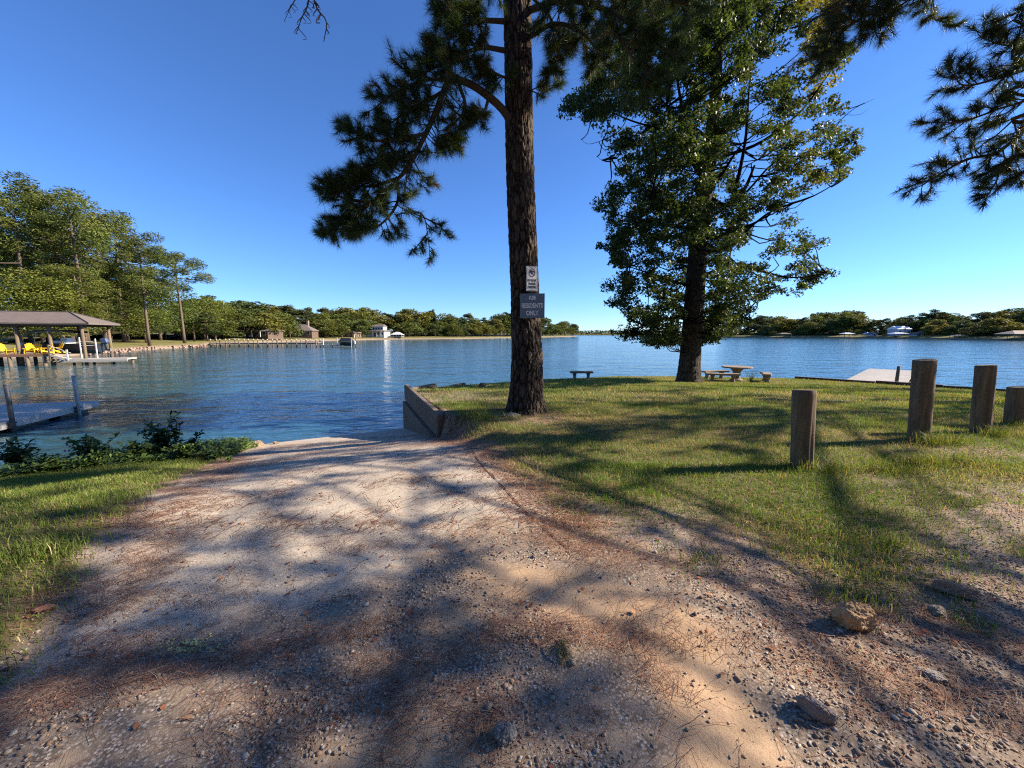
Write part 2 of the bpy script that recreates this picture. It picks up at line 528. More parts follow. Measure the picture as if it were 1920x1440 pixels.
def shore_strip(name, poly, step, side, prof, label, mat, jit=.8, seed=0):
    """land along a shoreline: prof = [(distance inland, height)...]"""
    p = resample(poly, step)
    for _ in range(2):
        p[1:-1] = (p[:-2] + 2 * p[1:-1] + p[2:]) / 4
    tng = np.gradient(p, axis=0); tng /= np.linalg.norm(tng, axis=1)[:, None]
    nrm = np.stack([-tng[:, 1], tng[:, 0]], -1) * side
    n, V = len(p), []
    for k, (d, z) in enumerate(prof):
        q = p + nrm * d + (jit * (fbm(p[:, 0] * .13, p[:, 1] * .13, seed=seed + k) - .5)[:, None] * nrm * min(1 + d * .2, 5))
        zz = z + (fbm(q[:, 0] * .07, q[:, 1] * .07, seed=seed + 50) - .5) * min(z, 1.5) * .5 if z > 0 else np.full(n, z)
        V.append(np.stack([q[:, 0], q[:, 1], zz], -1))
    V = np.concatenate(V)
    F = []
    for k in range(len(prof) - 1):
        a = np.arange(n - 1) + k * n
        F.append(np.stack([a, a + 1, a + 1 + n, a + n], -1) if side < 0 else np.stack([a, a + n, a + 1 + n, a + 1], -1))
    o = link(name, npmesh(name, V, np.concatenate(F), True), mat)
    return tag(o, label, None, kind='structure')

t = NT('shore_land')
P = t.pos()
z = t.n('ShaderNodeSeparateXYZ'); t.l(t.n('ShaderNodeNewGeometry').outputs['Position'], z.inputs[0])
nb, nm_ = t.noise(P, .12, 4), t.noise(P, 1.2, 5)
grass = t.mix(nb, (.10, .115, .030), (.24, .21, .085))
grass = t.mix(t.ramp(nm_, [(.45, 0.0), (.7, .6)]), grass, (.13, .085, .045))
bank = t.mix(nm_, (.13, .095, .07), (.31, .245, .18))
fz = t.math('ADD', z.outputs[2], t.math('MULTIPLY', nm_, .5))
c = t.mix(t.ramp(fz, [(.75, 0.0), (1.0, 1.0)]), bank, grass)
t.pbr(c, .9, t.bump(nm_, .5, .2), .1)
M_shore = t.m
LSH = [(-150, 36), (-80, 41), (-66, 47), (-61.5, 56), (-66, 65), (-71.5, 74), (-74.5, 83), (-73.5, 94.5), (-80, 101), (-92, 119), (-89, 162), (-74, 206), (-36, 239), (18, 325), (75, 452), (72, 520), (20, 640)]
RSH = [(150, 520), (168, 400), (183, 325), (230, 284), (243, 239), (240, 182), (262, 120), (330, 60)]
prof = [(0, -1.2), (0, .28), (.7, .55), (2.5, .95), (8, 1.3), (20, 1.9), (50, 3.2), (110, 4.5)]
shore_strip('shore_terrain', LSH, 4, 1, prof, 'wooded shore across the cove on the left', M_shore)
shore_strip('shore_terrain', RSH, 5, 1, [(0, -1.2), (0, .5), (3, 1.2), (12, 2.0), (40, 3.5), (120, 6)], 'wooded shore on the right side of the lake', M_shore, seed=9)
shore_strip('shore_terrain', [(-700, 1000), (0, 905), (250, 930), (700, 1020), (1500, 1100)], 40, 1, [(0, -1.2), (0, .6), (20, 2), (80, 5), (400, 8)], 'distant low shore at the horizon', M_shore, seed=19)

# ------------------------------------------------------------------ distant trees
M_leaf_far = mat_leaf('foliage_far', .6, .22, .15)
M_bark_far = mat_simple('bark_far', (.13, .095, .07), .9, .5, 3)

def card_mesh(name, C, S, col, rnd, aspect=.6):
    """many small bent leaf sprays: each is a quad folded along its middle"""
    n = len(C)
    a = rnd.normal(size=(n, 3)); a /= np.linalg.norm(a, axis=1)[:, None]
    b = np.cross(a, rnd.normal(size=(n, 3))); b /= np.linalg.norm(b, axis=1)[:, None]
    c_ = np.cross(a, b)
    S = S[:, None]
    V = np.stack([C - a * S, C - b * S * aspect + c_ * S * .22, C + a * S, C + b * S * aspect + c_ * S * .22], 1).reshape(-1, 3)
    i = np.arange(n) * 4
    F = np.concatenate([np.stack([i, i + 1, i + 2], -1), np.stack([i, i + 2, i + 3], -1)])
    return npmesh(name, V, F, False, np.repeat(col, 4, 0))

def broad_parts(seed, n, size, base, nl=15, trunk_h=.22):
    """unit-height broadleaf tree: crown of overlapping lobes"""
    rd = np.random.default_rng(seed)
    L = []
    for k in range(nl):
        zz = rd.uniform(trunk_h + .10, .90)
        w = .34 * math.sin(math.pi * min(1, (zz - trunk_h + .12) / (1.12 - trunk_h)) ** .8) + .05
        an = rd.uniform(0, 6.28)
        L.append((math.cos(an) * w * rd.uniform(.3, .9), math.sin(an) * w * rd.uniform(.3, .9), zz, rd.uniform(.10, .19)))
    L = np.array(L)
    pick = rd.choice(nl, n, p=L[:, 3] ** 2 / (L[:, 3] ** 2).sum())
    d = rd.normal(size=(n, 3)); d /= np.linalg.norm(d, axis=1)[:, None]
    r = L[pick, 3] * rd.uniform(.45, 1.12, n) ** .6
    C = L[pick, :3] + d * r[:, None] * np.array([1, 1, .8])
    keep = fbm(C[:, 0] * 13, C[:, 1] * 13, C[:, 2] * 13, seed=seed) > .38
    C, pick = C[keep], pick[keep]
    lum = (.65 + .7 * rd.random(nl))[pick] * (.7 + .6 * rd.random(len(C)))
    hue = rd.random(nl)[pick][:, None]
    col = (np.array(base) * (1 - hue * .35) + np.array([.19, .17, .03]) * hue * .35) * lum[:, None]
    crown = card_mesh('crown', C, np.full(len(C), size) * rd.uniform(.6, 1.25, len(C)), col, rd)
    m = MB()
    m.tube([(0, 0, -.03), (.005, 0, trunk_h), (0, .01, .55), (.01, 0, .8)], [.016, .012, .008, .003], 6)
    for k in range(5):
        an = rd.uniform(0, 6.28); z0 = rd.uniform(trunk_h * .9, .55)
        m.tube([(0, 0, z0), (math.cos(an) * .1, math.sin(an) * .1, z0 + .1), (math.cos(an) * .2, math.sin(an) * .2, z0 + .18)], [.010, .006, .003], 5)
    return crown, m.mesh('trunk', True)

def pine_parts(seed, n, size, base, first=.45, nb=26, spread=.16):
    """unit-height southern pine: bare stem, irregular flat-topped tufted crown"""
    rd = np.random.default_rng(seed)
    m = MB()
    lean = rd.uniform(-.02, .02, 2)
    ax = lambda z: (lean[0] * z * z * 2, lean[1] * z * z * 2, z)
    m.tube([ax(-.03), ax(.1), ax(.4), ax(.7), ax(.97)], [.0105, .0085, .007, .005, .0015], 7)
    L = []
    for k in range(nb):
        z0 = first + (.95 - first) * (k / (nb - 1)) ** .85
        u = (z0 - first) / (1 - first)
        ln = spread * (math.sin(math.pi * min(1, .22 + u * .72)) ** .7) * rd.uniform(.55, 1.25)
        an = k * 2.4 + rd.uniform(-.5, .5)
        rise = rd.uniform(-.04, .085) + u * .02
        b0 = Vector(ax(z0)); e = b0 + Vector((math.cos(an) * ln, math.sin(an) * ln, rise))
        m.tube([b0, (b0 + e) / 2 + Vector((0, 0, -.008)), e], [.004, .003, .0015], 4, False)
        for q in range(3):
            f = (.5, .8, 1.0)[q]
            if rd.random() < .22: continue
            c_ = b0 + (e - b0) * f + Vector(rd.normal(size=3) * .018)
            L.append((c_.x, c_.y, c_.z + .008, rd.uniform(.022, .062) * (1.1 if q else .8)))
    L.append((*ax(.97), .04))
    L = np.array(L)
    pick = rd.choice(len(L), n, p=L[:, 3] ** 2 / (L[:, 3] ** 2).sum())
    d = rd.normal(size=(n, 3)); d /= np.linalg.norm(d, axis=1)[:, None]
    C = L[pick, :3] + d * (L[pick, 3] * rd.uniform(.2, 1.15, n) ** .5)[:, None] * np.array([1.0, 1.0, 1.0])
    lum = (.7 + .6 * rd.random(len(L)))[pick] * (.7 + .6 * rd.random(n))
    hue = rd.random(len(L))[pick][:, None]
    col = (np.array(base) * (1 - hue * .3) + np.array([.20, .18, .045]) * hue * .3) * lum[:, None]
    return card_mesh('crown', C, np.full(n, size) * rd.uniform(.6, 1.3, n), col, rd, .35), m.mesh('trunk', True)

BROAD = [broad_parts(100 + i, 3600, .027, b, 18 + i % 3 * 3, .04 + .03 * (i % 3)) for i, b in enumerate([(.078, .110, .030), (.086, .120, .032), (.105, .128, .030), (.062, .092, .034), (.150, .148, .034)])]
PINES = [pine_parts(200 + i, 3400, .021, b, .26 + .07 * (i % 3), 22 + 4 * (i % 3), .15 + .02 * (i % 2)) for i, b in enumerate([(.062, .088, .030), (.070, .096, .028), (.080, .102, .030), (.068, .082, .036)])]
PINES_NEAR = [pine_parts(300 + i, 11000, .0072, b, f, nb, sp) for i, (b, f, sp, nb) in enumerate([((.100, .130, .030), .32, .15, 21), ((.090, .120, .032), .44, .14, 18), ((.115, .138, .030), .24, .16, 24), ((.085, .115, .032), .52, .17, 16)])]
BROAD_NEAR = [broad_parts(400 + i, 10000, .0105, b, 22, .12) for i, b in enumerate([(.090, .125, .024), (.125, .150, .026), (.070, .105, .026)])]

def place_tree(kind, var, X, Y, zb, h, wide, label, group, rz):
    crown, trunk = {'p': PINES, 'b': BROAD, 'P': PINES_NEAR, 'B': BROAD_NEAR}[kind][var]
    o = thing({'p': 'pine_tree', 'P': 'pine_tree', 'b': 'broadleaf_tree', 'B': 'broadleaf_tree'}[kind], label, 'tree', (X, Y, zb), rz, group)
    if kind in 'pP': h *= .92
    o.scale = (h * wide, h * wide, h)
    link('trunk', trunk, M_bark_far, o)
    link('crown', crown, M_leaf_far, o)
    return o

ORD = ['first', 'second', 'third', 'fourth', 'fifth', 'sixth', 'seventh', 'eighth', 'ninth', 'tenth', 'eleventh', 'twelfth', 'thirteenth', 'fourteenth', 'fifteenth']
def shore_y(px, poly):
    """distance of a shoreline along a photo column"""
    u = (px - 960) / 722.0
    best = None
    for (ax_, ay), (bx, by) in zip(poly[:-1], poly[1:]):
        fa, fb = ax_ - u * ay, bx - u * by
        if fa * fb <= 0 and fa != fb:
            yy = ay + (by - ay) * fa / (fa - fb)
            best = yy if best is None else min(best, yy)
    return best
def tree_row(pxs, poly, tops, back, landmarks, row, shore, kinds, gap=None, seed=1):
    rd = random.Random(seed)
    count = {}
    for i, px in enumerate(pxs):
        px += rd.uniform(-4, 4)
        if gap and any(a < px < b for a, b in gap): continue
        sy = shore_y(px, poly)
        if sy is None: continue
        Y = sy + back * rd.uniform(.7, 1.3)
        ty = np.interp(px, *tops) + rd.uniform(-7, 13)
        zb = .9 + .025 * (Y - sy)
        X = (px - 960) / 722 * Y
        p = at(px, ty, Y)
        h = max(4.5, p.z - zb)
        kind = rd.choice(kinds)
        var = rd.randrange(len(PINES if kind == 'p' else BROAD))
        lm = [l for l in landmarks if l[0] <= px] or [landmarks[0]]
        name = lm[-1][1]
        k = count[name] = count.get(name, -1) + 1
        look = {'p': ['dark pine', 'tufted green pine', 'olive pine', 'grey-green pine'], 'b': ['dark leafy tree', 'green leafy tree', 'olive leafy tree', 'deep green leafy tree', 'yellow-green leafy tree']}[kind][var]
        place_tree(kind, var, X, Y, zb, h, rd.uniform(.85, 1.25) * (1.75 if kind == 'b' else 2.1), f'{look}, {ORD[k]} {name}, {row} row, {shore}', f'trees on the {shore}', rd.uniform(0, 6.28))

midtops = ([380, 400, 430, 460, 480, 505, 540, 580, 620, 660, 690, 720, 760, 800, 840, 880, 920, 950, 1000, 1040, 1080], [560, 556, 572, 562, 562, 575, 570, 572, 575, 582, 576, 578, 580, 588, 586, 588, 584, 588, 590, 596, 604])
ml = [(0, 'left of the brown-roofed house'), (480, 'right of the brown-roofed chimney house'), (600, 'right of the dark gabled house'), (660, 'right of the beige cottage'), (715, 'right of the white two-storey house'), (760, 'right of the white tent'), (870, 'left of the signed pine trunk'), (1010, 'right of the signed pine trunk')]
tree_row(range(384, 1084, 15), LSH, midtops, 36, ml, 'back', 'cove shore', 'ppbbb', seed=3)
tree_row(range(390, 1080, 18), LSH, (midtops[0], [y + 9 for y in midtops[1]]), 24, ml, 'middle', 'cove shore', 'bbbbp', gap=[(540, 592), (684, 736)], seed=13)
fronttops = (midtops[0], [y + 18 for y in midtops[1]])
tree_row(range(392, 1078, 17), LSH, fronttops, 13, ml, 'front', 'cove shore', 'bbbbp', gap=[(552, 580), (650, 676), (684, 738), (736, 764)], seed=5)
rtops = ([1340, 1400, 1450, 1500, 1560, 1600, 1640, 1680, 1740, 1800, 1850, 1920, 2000], [608, 600, 590, 590, 584, 588, 602, 592, 583, 592, 583, 580, 580])
rl = [(0, 'left of the low dock shed'), (1455, 'right of the low dock shed'), (1580, 'right of the white-roofed boathouse'), (1675, 'right of the white-roofed lake house'), (1730, 'right of the twin grey sheds'), (1880, 'behind the hip-roofed pavilion')]
tree_row(range(1352, 1990, 15), RSH, rtops, 40, rl, 'back', 'right shore', 'ppbbb', seed=7)
tree_row(range(1346, 1990, 17), RSH, (rtops[0], [y + 9 for y in rtops[1]]), 27, rl, 'middle', 'right shore', 'bbbbp', seed=17)
tree_row(range(1360, 1980, 19), RSH, (rtops[0], [y + 18 for y in rtops[1]]), 14, rl, 'front', 'right shore', 'bbbbb', gap=[(1562, 1598), (1612, 1642), (1655, 1700), (1700, 1734), (1875, 1935)], seed=8)
# one thin pine standing above the others
p = at(809, 577, 262); place_tree('p', 3, p.x, 262, 2, p.z - 2, .8, 'single thin pine poking above the treeline left of the signed trunk', None, 1.0)

grove = [  # px, Y, top y, kind, variant, widen, label
    (12, 66, 352, 'P', 0, 1.5, 'tall pine at the left edge of the photo behind the boathouse'),
    (48, 72, 340, 'P', 1, 1.5, 'tall pine with a leaning bare stem near the left edge'),
    (92, 74, 337, 'P', 2, 1.55, 'tallest broad pine above the boathouse roof'),
    (122, 70, 338, 'P', 0, 1.5, 'tall dense pine above the right half of the boathouse roof'),
    (163, 78, 376, 'P', 2, 1.6, 'full pine stepping down right of the tallest pines'),
    (203, 84, 402, 'P', 1, 1.6, 'pine with rounded top left of the bare-stemmed lawn pine'),
    (254, 78, 430, 'P', 1, 1.5, 'pine with a long bare stem standing on the lawn'),
    (326, 92, 458, 'P', 3, 1.7, 'spreading flat-topped pine at the tip of the bank'),
    (286, 100, 512, 'B', 2, 1.5, 'dark leafy tree between the two bank pines'),
    (60, 62, 500, 'B', 1, 1.7, 'yellow-green tree behind the boathouse, left of the roof middle'),
    (140, 66, 492, 'P', 2, 2.4, 'low bushy pine brushing the right end of the boathouse roof'),
    (20, 60, 520, 'B', 0, 1.7, 'green tree at far left above the boathouse roof'),
    (105, 64, 540, 'B', 1, 1.6, 'low yellowish tree just above the boathouse roof ridge'),
    (190, 82, 500, 'B', 0, 1.7, 'mid green tree right of the boathouse roof'),
    (226, 92, 520, 'B', 2, 1.6, 'dark understorey tree left of the lawn pine stem'),
    (356, 112, 560, 'B', 0, 1.6, 'round leafy tree behind the tip of the bank'),
    (396, 124, 553, 'B', 1, 1.5, 'yellow-green tree beyond the bank tip at the cove head'),
    (170, 100, 470, 'P', 1, 1.7, 'pine deep in the grove behind the stepping-down pine'),
    (70, 96, 400, 'P', 2, 1.8, 'pine deep in the grove behind the tallest pines'),
    (235, 108, 480, 'P', 0, 1.8, 'pine filling the gap left of the lawn pine'),
    (300, 118, 545, 'B', 0, 1.9, 'low leafy tree far behind the bank pines'),
    (265, 86, 565, 'B', 2, 1.5, 'small shady tree just right of the lawn pine stem'),
    (36, 92, 430, 'B', 2, 1.8, 'dark tree deep in the grove at far left'),
    (340, 134, 560, 'B', 2, 1.8, 'dark tree at the cove head behind the spreading pine'),
    (215, 120, 560, 'B', 0, 1.9, 'leafy tree far back between grove stems'),
    (130, 110, 520, 'B', 2, 1.9, 'dark tree far back under the tall pines'),
]
for i, (px, Y, ty, k, v, wd, lb) in enumerate(grove):
    p = at(px, ty, Y); zb = 1.3
    o = place_tree(k, v, p.x, Y, zb, p.z - zb, wd, lb, 'trees in the grove on the left bank', i * 1.7)

# woods added behind the viewer, out of view, to block blue sky light
rd = np.random.default_rng(70)
n = 26000
an = rd.uniform(R(172), R(352), n); rr_ = rd.uniform(20, 34, n)
hh_ = 17 + 7 * fbm(np.cos(an) * 6, np.sin(an) * 6, seed=71)
C = np.stack([np.cos(an) * rr_ - 4, np.sin(an) * rr_ - 4, 1.2 + hh_ * rd.random(n) ** .8], -1)
C = C[(C[:, 1] < -5) & ~((C[:, 0] > 14) & (C[:, 1] > -16))]
col = np.array([.075, .095, .03]) * rd.uniform(.6, 1.4, len(C))[:, None]
tag(link('woods', card_mesh('woods', C, rd.uniform(.5, 1.1, len(C)), col, rd), M_leaf_far), 'unseen belt of woods added behind the viewer to block sky light', 'woods', kind='stuff')

# distant treeline at the horizon: one wooded mass
rd = np.random.default_rng(77)
n = 16000
xx = rd.uniform(-500, 1500, n); base = np.interp(xx, [-700, 0, 250, 700, 1500], [1000, 905, 930, 1020, 1100])
top = 7.5 + 3.5 * fbm(xx * .03, xx * 0 + 3, seed=4) + 3 * fbm(xx * .16, xx * 0 + 3, seed=6)
C = np.stack([xx, base + 8 + rd.uniform(0, 30, n), 1 + (top - 1) * rd.random(n) ** .7], -1)
col = np.array([.05, .075, .03]) * (.6 + .8 * rd.random(n))[:, None]
o = link('distant_woods', card_mesh('distant_woods', C, rd.uniform(1.0, 2.4, n), col, rd), M_leaf_far)
tag(o, 'thin blue-green line of woods at the horizon', 'woods', kind='stuff')
# ------------------------------------------------------------------ bark and needles
def mat_bark(name, light, dark, crack, sc=1.0):
    t = NT(name)
    v = t.coord('Object', (9 * sc, 9 * sc, 2.6 * sc))
    w = t.noise(v, 1.2, 3, .6, 1)
    vv = t.n('ShaderNodeVectorMath', operation='ADD'); t.l(v, vv.inputs[0])
    ws = t.n('ShaderNodeVectorMath', operation='SCALE'); t.l(w, ws.inputs[0]); ws.inputs[3].default_value = 1.1
    t.l(ws.outputs[0], vv.inputs[1])
    e = t.voro(vv.outputs[0], 1.0, 'DISTANCE_TO_EDGE')
    f = t.noise(v, 4.5, 6, .65)
    a = t.attr().outputs['Color']
    c = t.mix(f, dark, light)
    c = t.mix(t.ramp(e, [(.02, 1.0), (.16, 0.0)]), c, crack)
    c = t.mix(1.0, c, a, 'MULTIPLY')
    h = t.math('ADD', t.ramp(e, [(.0, 0.0), (.22, 1.0)]), t.math('MULTIPLY', f, .6))
    t.pbr(c, .92, t.bump(h, 1.0, .02), .15)
    return t.m
M_bark = mat_bark('pine_bark', (.130, .100, .078), (.052, .039, .030), (.016, .011, .008), 1.25)
M_gumbark = mat_bark('gum_bark', (.12, .098, .08), (.045, .036, .028), (.018, .014, .011), 1.5)
M_twig = mat_simple('twig_bark', (.085, .062, .047), .9, .5, 14)
M_needle = mat_leaf('pine_needles', .45, .36, .35)
M_gumleaf = mat_leaf('gum_leaves', .5, .36, .25, 1.6)

def catmull(pts, n):
    P = [Vector(p) for p in pts]
    P = [P[0] * 2 - P[1]] + P + [P[-1] * 2 - P[-2]]
    out = []
    segs = len(P) - 3
    for i in range(n):
        u = i / (n - 1) * segs
        k = min(int(u), segs - 1); t_ = u - k
        a, b, c, d = P[k:k + 4]
        out.append(.5 * ((2 * b) + (c - a) * t_ + (2 * a - 5 * b + 4 * c - d) * t_ ** 2 + (3 * b - a - 3 * c + d) * t_ ** 3))
    return out

def worley(u, v, seed, wrap):
    """F2-F1 cell distance, u periodic with integer period wrap"""
    ui, vi = np.floor(u), np.floor(v)
    f1 = np.full(u.shape, 9.0); f2 = np.full(u.shape, 9.0); cid = np.zeros(u.shape)
    for a in (-1, 0, 1):
        for b in (-1, 0, 1):
            cu, cv = ui + a, vi + b
            cw = np.mod(cu, wrap)
            jx = _hash(cw, cv, cw * 0, seed); jy = _hash(cw, cv, cw * 0 + 7, seed)
            d = np.hypot(cu + .1 + .8 * jx - u, cv + .1 + .8 * jy - v)
            m = d < f1
            f2 = np.where(m, f1, np.minimum(f2, d)); cid = np.where(m, _hash(cw, cv, cw * 0 + 3, seed), cid); f1 = np.where(m, d, f1)
    return f2 - f1, cid

def bark_trunk(path, rad, nseg, nring, cells, vscale, depth, flare, seed, off):
    """trunk with real bark plates: cells around, vscale cells per metre upward"""
    C = np.array([tuple(p) for p in catmull(path, nring)])
    rr = np.interp(np.linspace(0, 1, nring), np.linspace(0, 1, len(rad)), rad)
    th = np.arange(nseg) / nseg * 2 * math.pi
    zz = C[:, 2] - C[0, 2]
    TH_, ZZ = np.meshgrid(th, zz)
    u = TH_ / (2 * math.pi) * cells
    v = ZZ * vscale
    warp = (vnoise(u * .9, v * .8, seed=seed + 5) - .5) * .5
    e, cid = worley(u + warp * np.sin(TH_) ** 2, v + warp, seed, cells)
    plate = np.clip(e / .32, 0, 1) ** .7
    roots = 1 + flare * np.exp(-ZZ / .28) * (.75 + .6 * np.cos(TH_ * 5 + 1) * .5 + .35 * np.cos(TH_ * 3 + 2.2)) + flare * .25 * np.exp(-ZZ / .8)
    r = rr[:, None] * roots * (1 + .03 * np.cos(TH_ * 3 + ZZ * .6)) + depth * (plate - .6) + depth * .5 * (cid - .5) + depth * .5 * (fbm(u * 3, v * 3, seed=seed + 9, oct=3) - .5)
    X = C[:, 0][:, None] + r * np.cos(TH_); Y = C[:, 1][:, None] + r * np.sin(TH_); Z = np.repeat(C[:, 2][:, None], nseg, 1)
    V = np.stack([X, Y, Z], -1).reshape(-1, 3) - np.array(off)
    shade = (.75 + .5 * cid)
    col = np.stack([shade, shade * (.96 + .08 * cid), shade], -1).reshape(-1, 3)
    i = np.arange(nring - 1)[:, None] * nseg; k = np.arange(nseg)[None]; k2 = (k + 1) % nseg
    F = np.stack([i + k, i + k2, i + nseg + k2, i + nseg + k], -1).reshape(-1, 4)
    return npmesh('trunk', V, F, True, col)

class Pine:
    """collects wood tubes and needle tufts of one near pine"""
    def __init__(s, seed, dens=1.0):
        s.dens = dens; s.rd = np.random.default_rng(seed); s.w = MB(); s.tp, s.td, s.ts = [], [], []
    def tuft(s, p, d, k=1.0):
        s.tp.append(tuple(p)); s.td.append(tuple(d)); s.ts.append(k)
    def rv(s): return Vector(s.rd.normal(size=3)).normalized()
    def twig(s, p, d, ln, r, kids=2, tuftk=1.0, up=.35, body=True):
        """a curved twig carrying tufts at its tip and along its outer half"""
        d = d.normalized(); q = p.copy(); pts = [q.copy()]
        n = 4
        for i in range(n):
            d = (d + s.rv() * .22 + Vector((0, 0, up * .22))).normalized()
            q = q + d * ln / n; pts.append(q.copy())
        s.w.tube(pts, [r * (1 - .16 * i) for i in range(n + 1)], 4, False)
        s.tuft(pts[-1], d, tuftk)
        if body:
            s.tuft(pts[-2], d, tuftk * .85)
        for k in range(kids):
            f = s.rd.uniform(.35, .95) * n; i = min(int(f), n - 1)
            b = pts[i].lerp(pts[i + 1], f - i)
            dd = (d + s.rv() * .9).normalized()
            l2 = ln * s.rd.uniform(.25, .5)
            e = b + dd * l2
            s.w.tube([b, b.lerp(e, .5) + s.rv() * l2 * .08, e], [r * .6, r * .5, r * .35], 3, False)
            s.tuft(e, dd, tuftk * s.rd.uniform(.8, 1.05))
    def branch(s, ctrl, r0, n_sub, sub, start=.25, tuftk=1.0, kids=2, up=.35, r1=.2, droop=0.0, body=True):
        P = catmull(ctrl, max(10, len(ctrl) * 4))
        N = len(P)
        s.w.tube(P, [r0 * (1 - (1 - r1) * i / (N - 1)) for i in range(N)], 7, False)
        n_sub = int(n_sub * s.dens)
        for k in range(n_sub):
            f = (start + (1 - start) * ((k + s.rd.random()) / n_sub)) * (N - 1); i = min(int(f), N - 2)
            b = P[i].lerp(P[i + 1], f - i)
            tg = (P[i + 1] - P[i]).normalized()
            side = s.rv(); side = (side - tg * side.dot(tg)).normalized()
            side.z = side.z * .7 - droop
            u = (f / (N - 1) - start) / (1 - start)
            s.twig(b, tg * .55 + side, sub * s.rd.uniform(.5, 1.2) * (1.1 - .55 * u), .012 * (1.2 - .6 * u), kids, tuftk, up, body)
        s.twig(P[-1], P[-1] - P[-2], sub * .5, .008, kids, tuftk, up, body)
        return P
    def needle_mesh(s, k, L, w, base, off, spread=.95):
        n = len(s.tp)
        P = np.array(s.tp) - np.array(off); D = np.array(s.td); D = D / np.linalg.norm(D, axis=1)[:, None]; S = np.array(s.ts)
        d = D[:, None] * .75 + s.rd.normal(size=(n, k, 3)) * spread * .62
        d /= np.linalg.norm(d, axis=2)[..., None]
        st = P[:, None] - D[:, None] * (s.rd.random((n, k, 1)) * L * .75 * S[:, None, None])
        ln = L * S[:, None] * s.rd.uniform(.7, 1.15, (n, k))
        tip = st + d * ln[..., None] + np.array([0, 0, -1]) * (ln[..., None] * .10)
        sd_ = np.cross(d, s.rd.normal(size=(n, k, 3))); sd_ /= np.linalg.norm(sd_, axis=2)[..., None]
        V = np.stack([st - sd_ * w / 2, st + sd_ * w / 2, tip], 2).reshape(-1, 3)
        F = np.arange(n * k * 3).reshape(-1, 3)
        c = np.array(base)[None] * (.65 + .7 * s.rd.random(n))[:, None]
        brown = (s.rd.random(n) < .05)[:, None]
        c = np.where(brown, np.array([[.16, .10, .04]]), c)
        c = c[:, None, :] * (.8 + .4 * s.rd.random((n, k, 1)))
        col = np.repeat(c.reshape(-1, 3), 3, 0)
        return npmesh('needles', V, F, False, col)

# ------------------------------------------------------------------ the signed pine
PB = Vector((.29, 8.23, 1.36))
pine = thing('pine_tree', 'tall dark-barked pine trunk carrying the two signs beside the ramp', 'tree', PB)
tpath = [(.29, 8.23, 1.25), (.31, 8.23, 2.6), (.26, 8.23, 4.2), (.17, 8.24, 6.4), (.12, 8.25, 8.6), (.05, 8.26, 11.5), (.1, 8.3, 15), (.2, 8.35, 20)]
link('trunk', bark_trunk(tpath, [.335, .315, .285, .275, .262, .24, .18, .06], 150, 520, 25, 4.6, .024, .55, 4, PB), M_bark, pine)
P4 = Pine(41, 1.7)
def A(*l): return [at(*q) for q in l]
Pm = P4.branch(A((968, 262, 8.2), (948, 212, 8.1), (905, 172, 7.95), (868, 152, 7.9), (842, 152, 7.8), (815, 215, 7.7), (790, 268, 7.65), (762, 318, 7.6), (705, 372, 7.5), (640, 405, 7.4)), .085, 46, .62, .38, 1.0, 4, .3, .25)
for c, n, sub in [  # secondary limbs of the drooping left branch
        (A((860, 152, 7.9), (800, 150, 7.7), (745, 172, 7.5), (700, 205, 7.4)), 14, .5),
        (A((835, 170, 7.8), (770, 205, 7.6), (720, 240, 7.5)), 14, .45),
        (A((800, 250, 7.7), (745, 262, 7.4), (690, 262, 7.3), (652, 238, 7.2)), 14, .42),
        (A((775, 290, 7.6), (715, 305, 7.5), (665, 320, 7.4)), 14, .42),
        (A((745, 335, 7.6), (690, 350, 7.6), (630, 340, 7.6)), 14, .42),
        (A((700, 375, 7.5), (660, 410, 7.6), (612, 435, 7.6)), 18, .4),
        (A((745, 335, 7.6), (745, 380, 7.5), (715, 420, 7.4), (670, 440, 7.4)), 14, .4),
        (A((690, 380, 7.5), (640, 370, 7.4), (612, 350, 7.3)), 10, .36),
        (A((860, 155, 7.9), (872, 205, 7.7), (840, 245, 7.6), (850, 270, 7.6)), 12, .36),
        (A((918, 178, 8.0), (905, 215, 7.9), (880, 232, 7.9)), 7, .3)]:
    P4.branch(c, .035, n, sub, .2, 1.0, 4, .3, .3)
# thin hanging twigs under the left branch
for c, n in [(A((765, 310, 7.6), (758, 370, 7.5), (748, 432, 7.5)), 3), (A((752, 400, 7.5), (790, 400, 7.5), (802, 440, 7.5), (806, 485, 7.5)), 6), (A((775, 400, 7.5), (820, 420, 7.5), (838, 440, 7.5)), 5), (A((775, 300, 7.6), (800, 345, 7.6), (805, 340, 7.6)), 4), (A((800, 440, 7.5), (775, 470, 7.5)), 3)]:
    P4.branch(c, .014, n, .22, .3, .85, 1, .0, .4, .2, False)
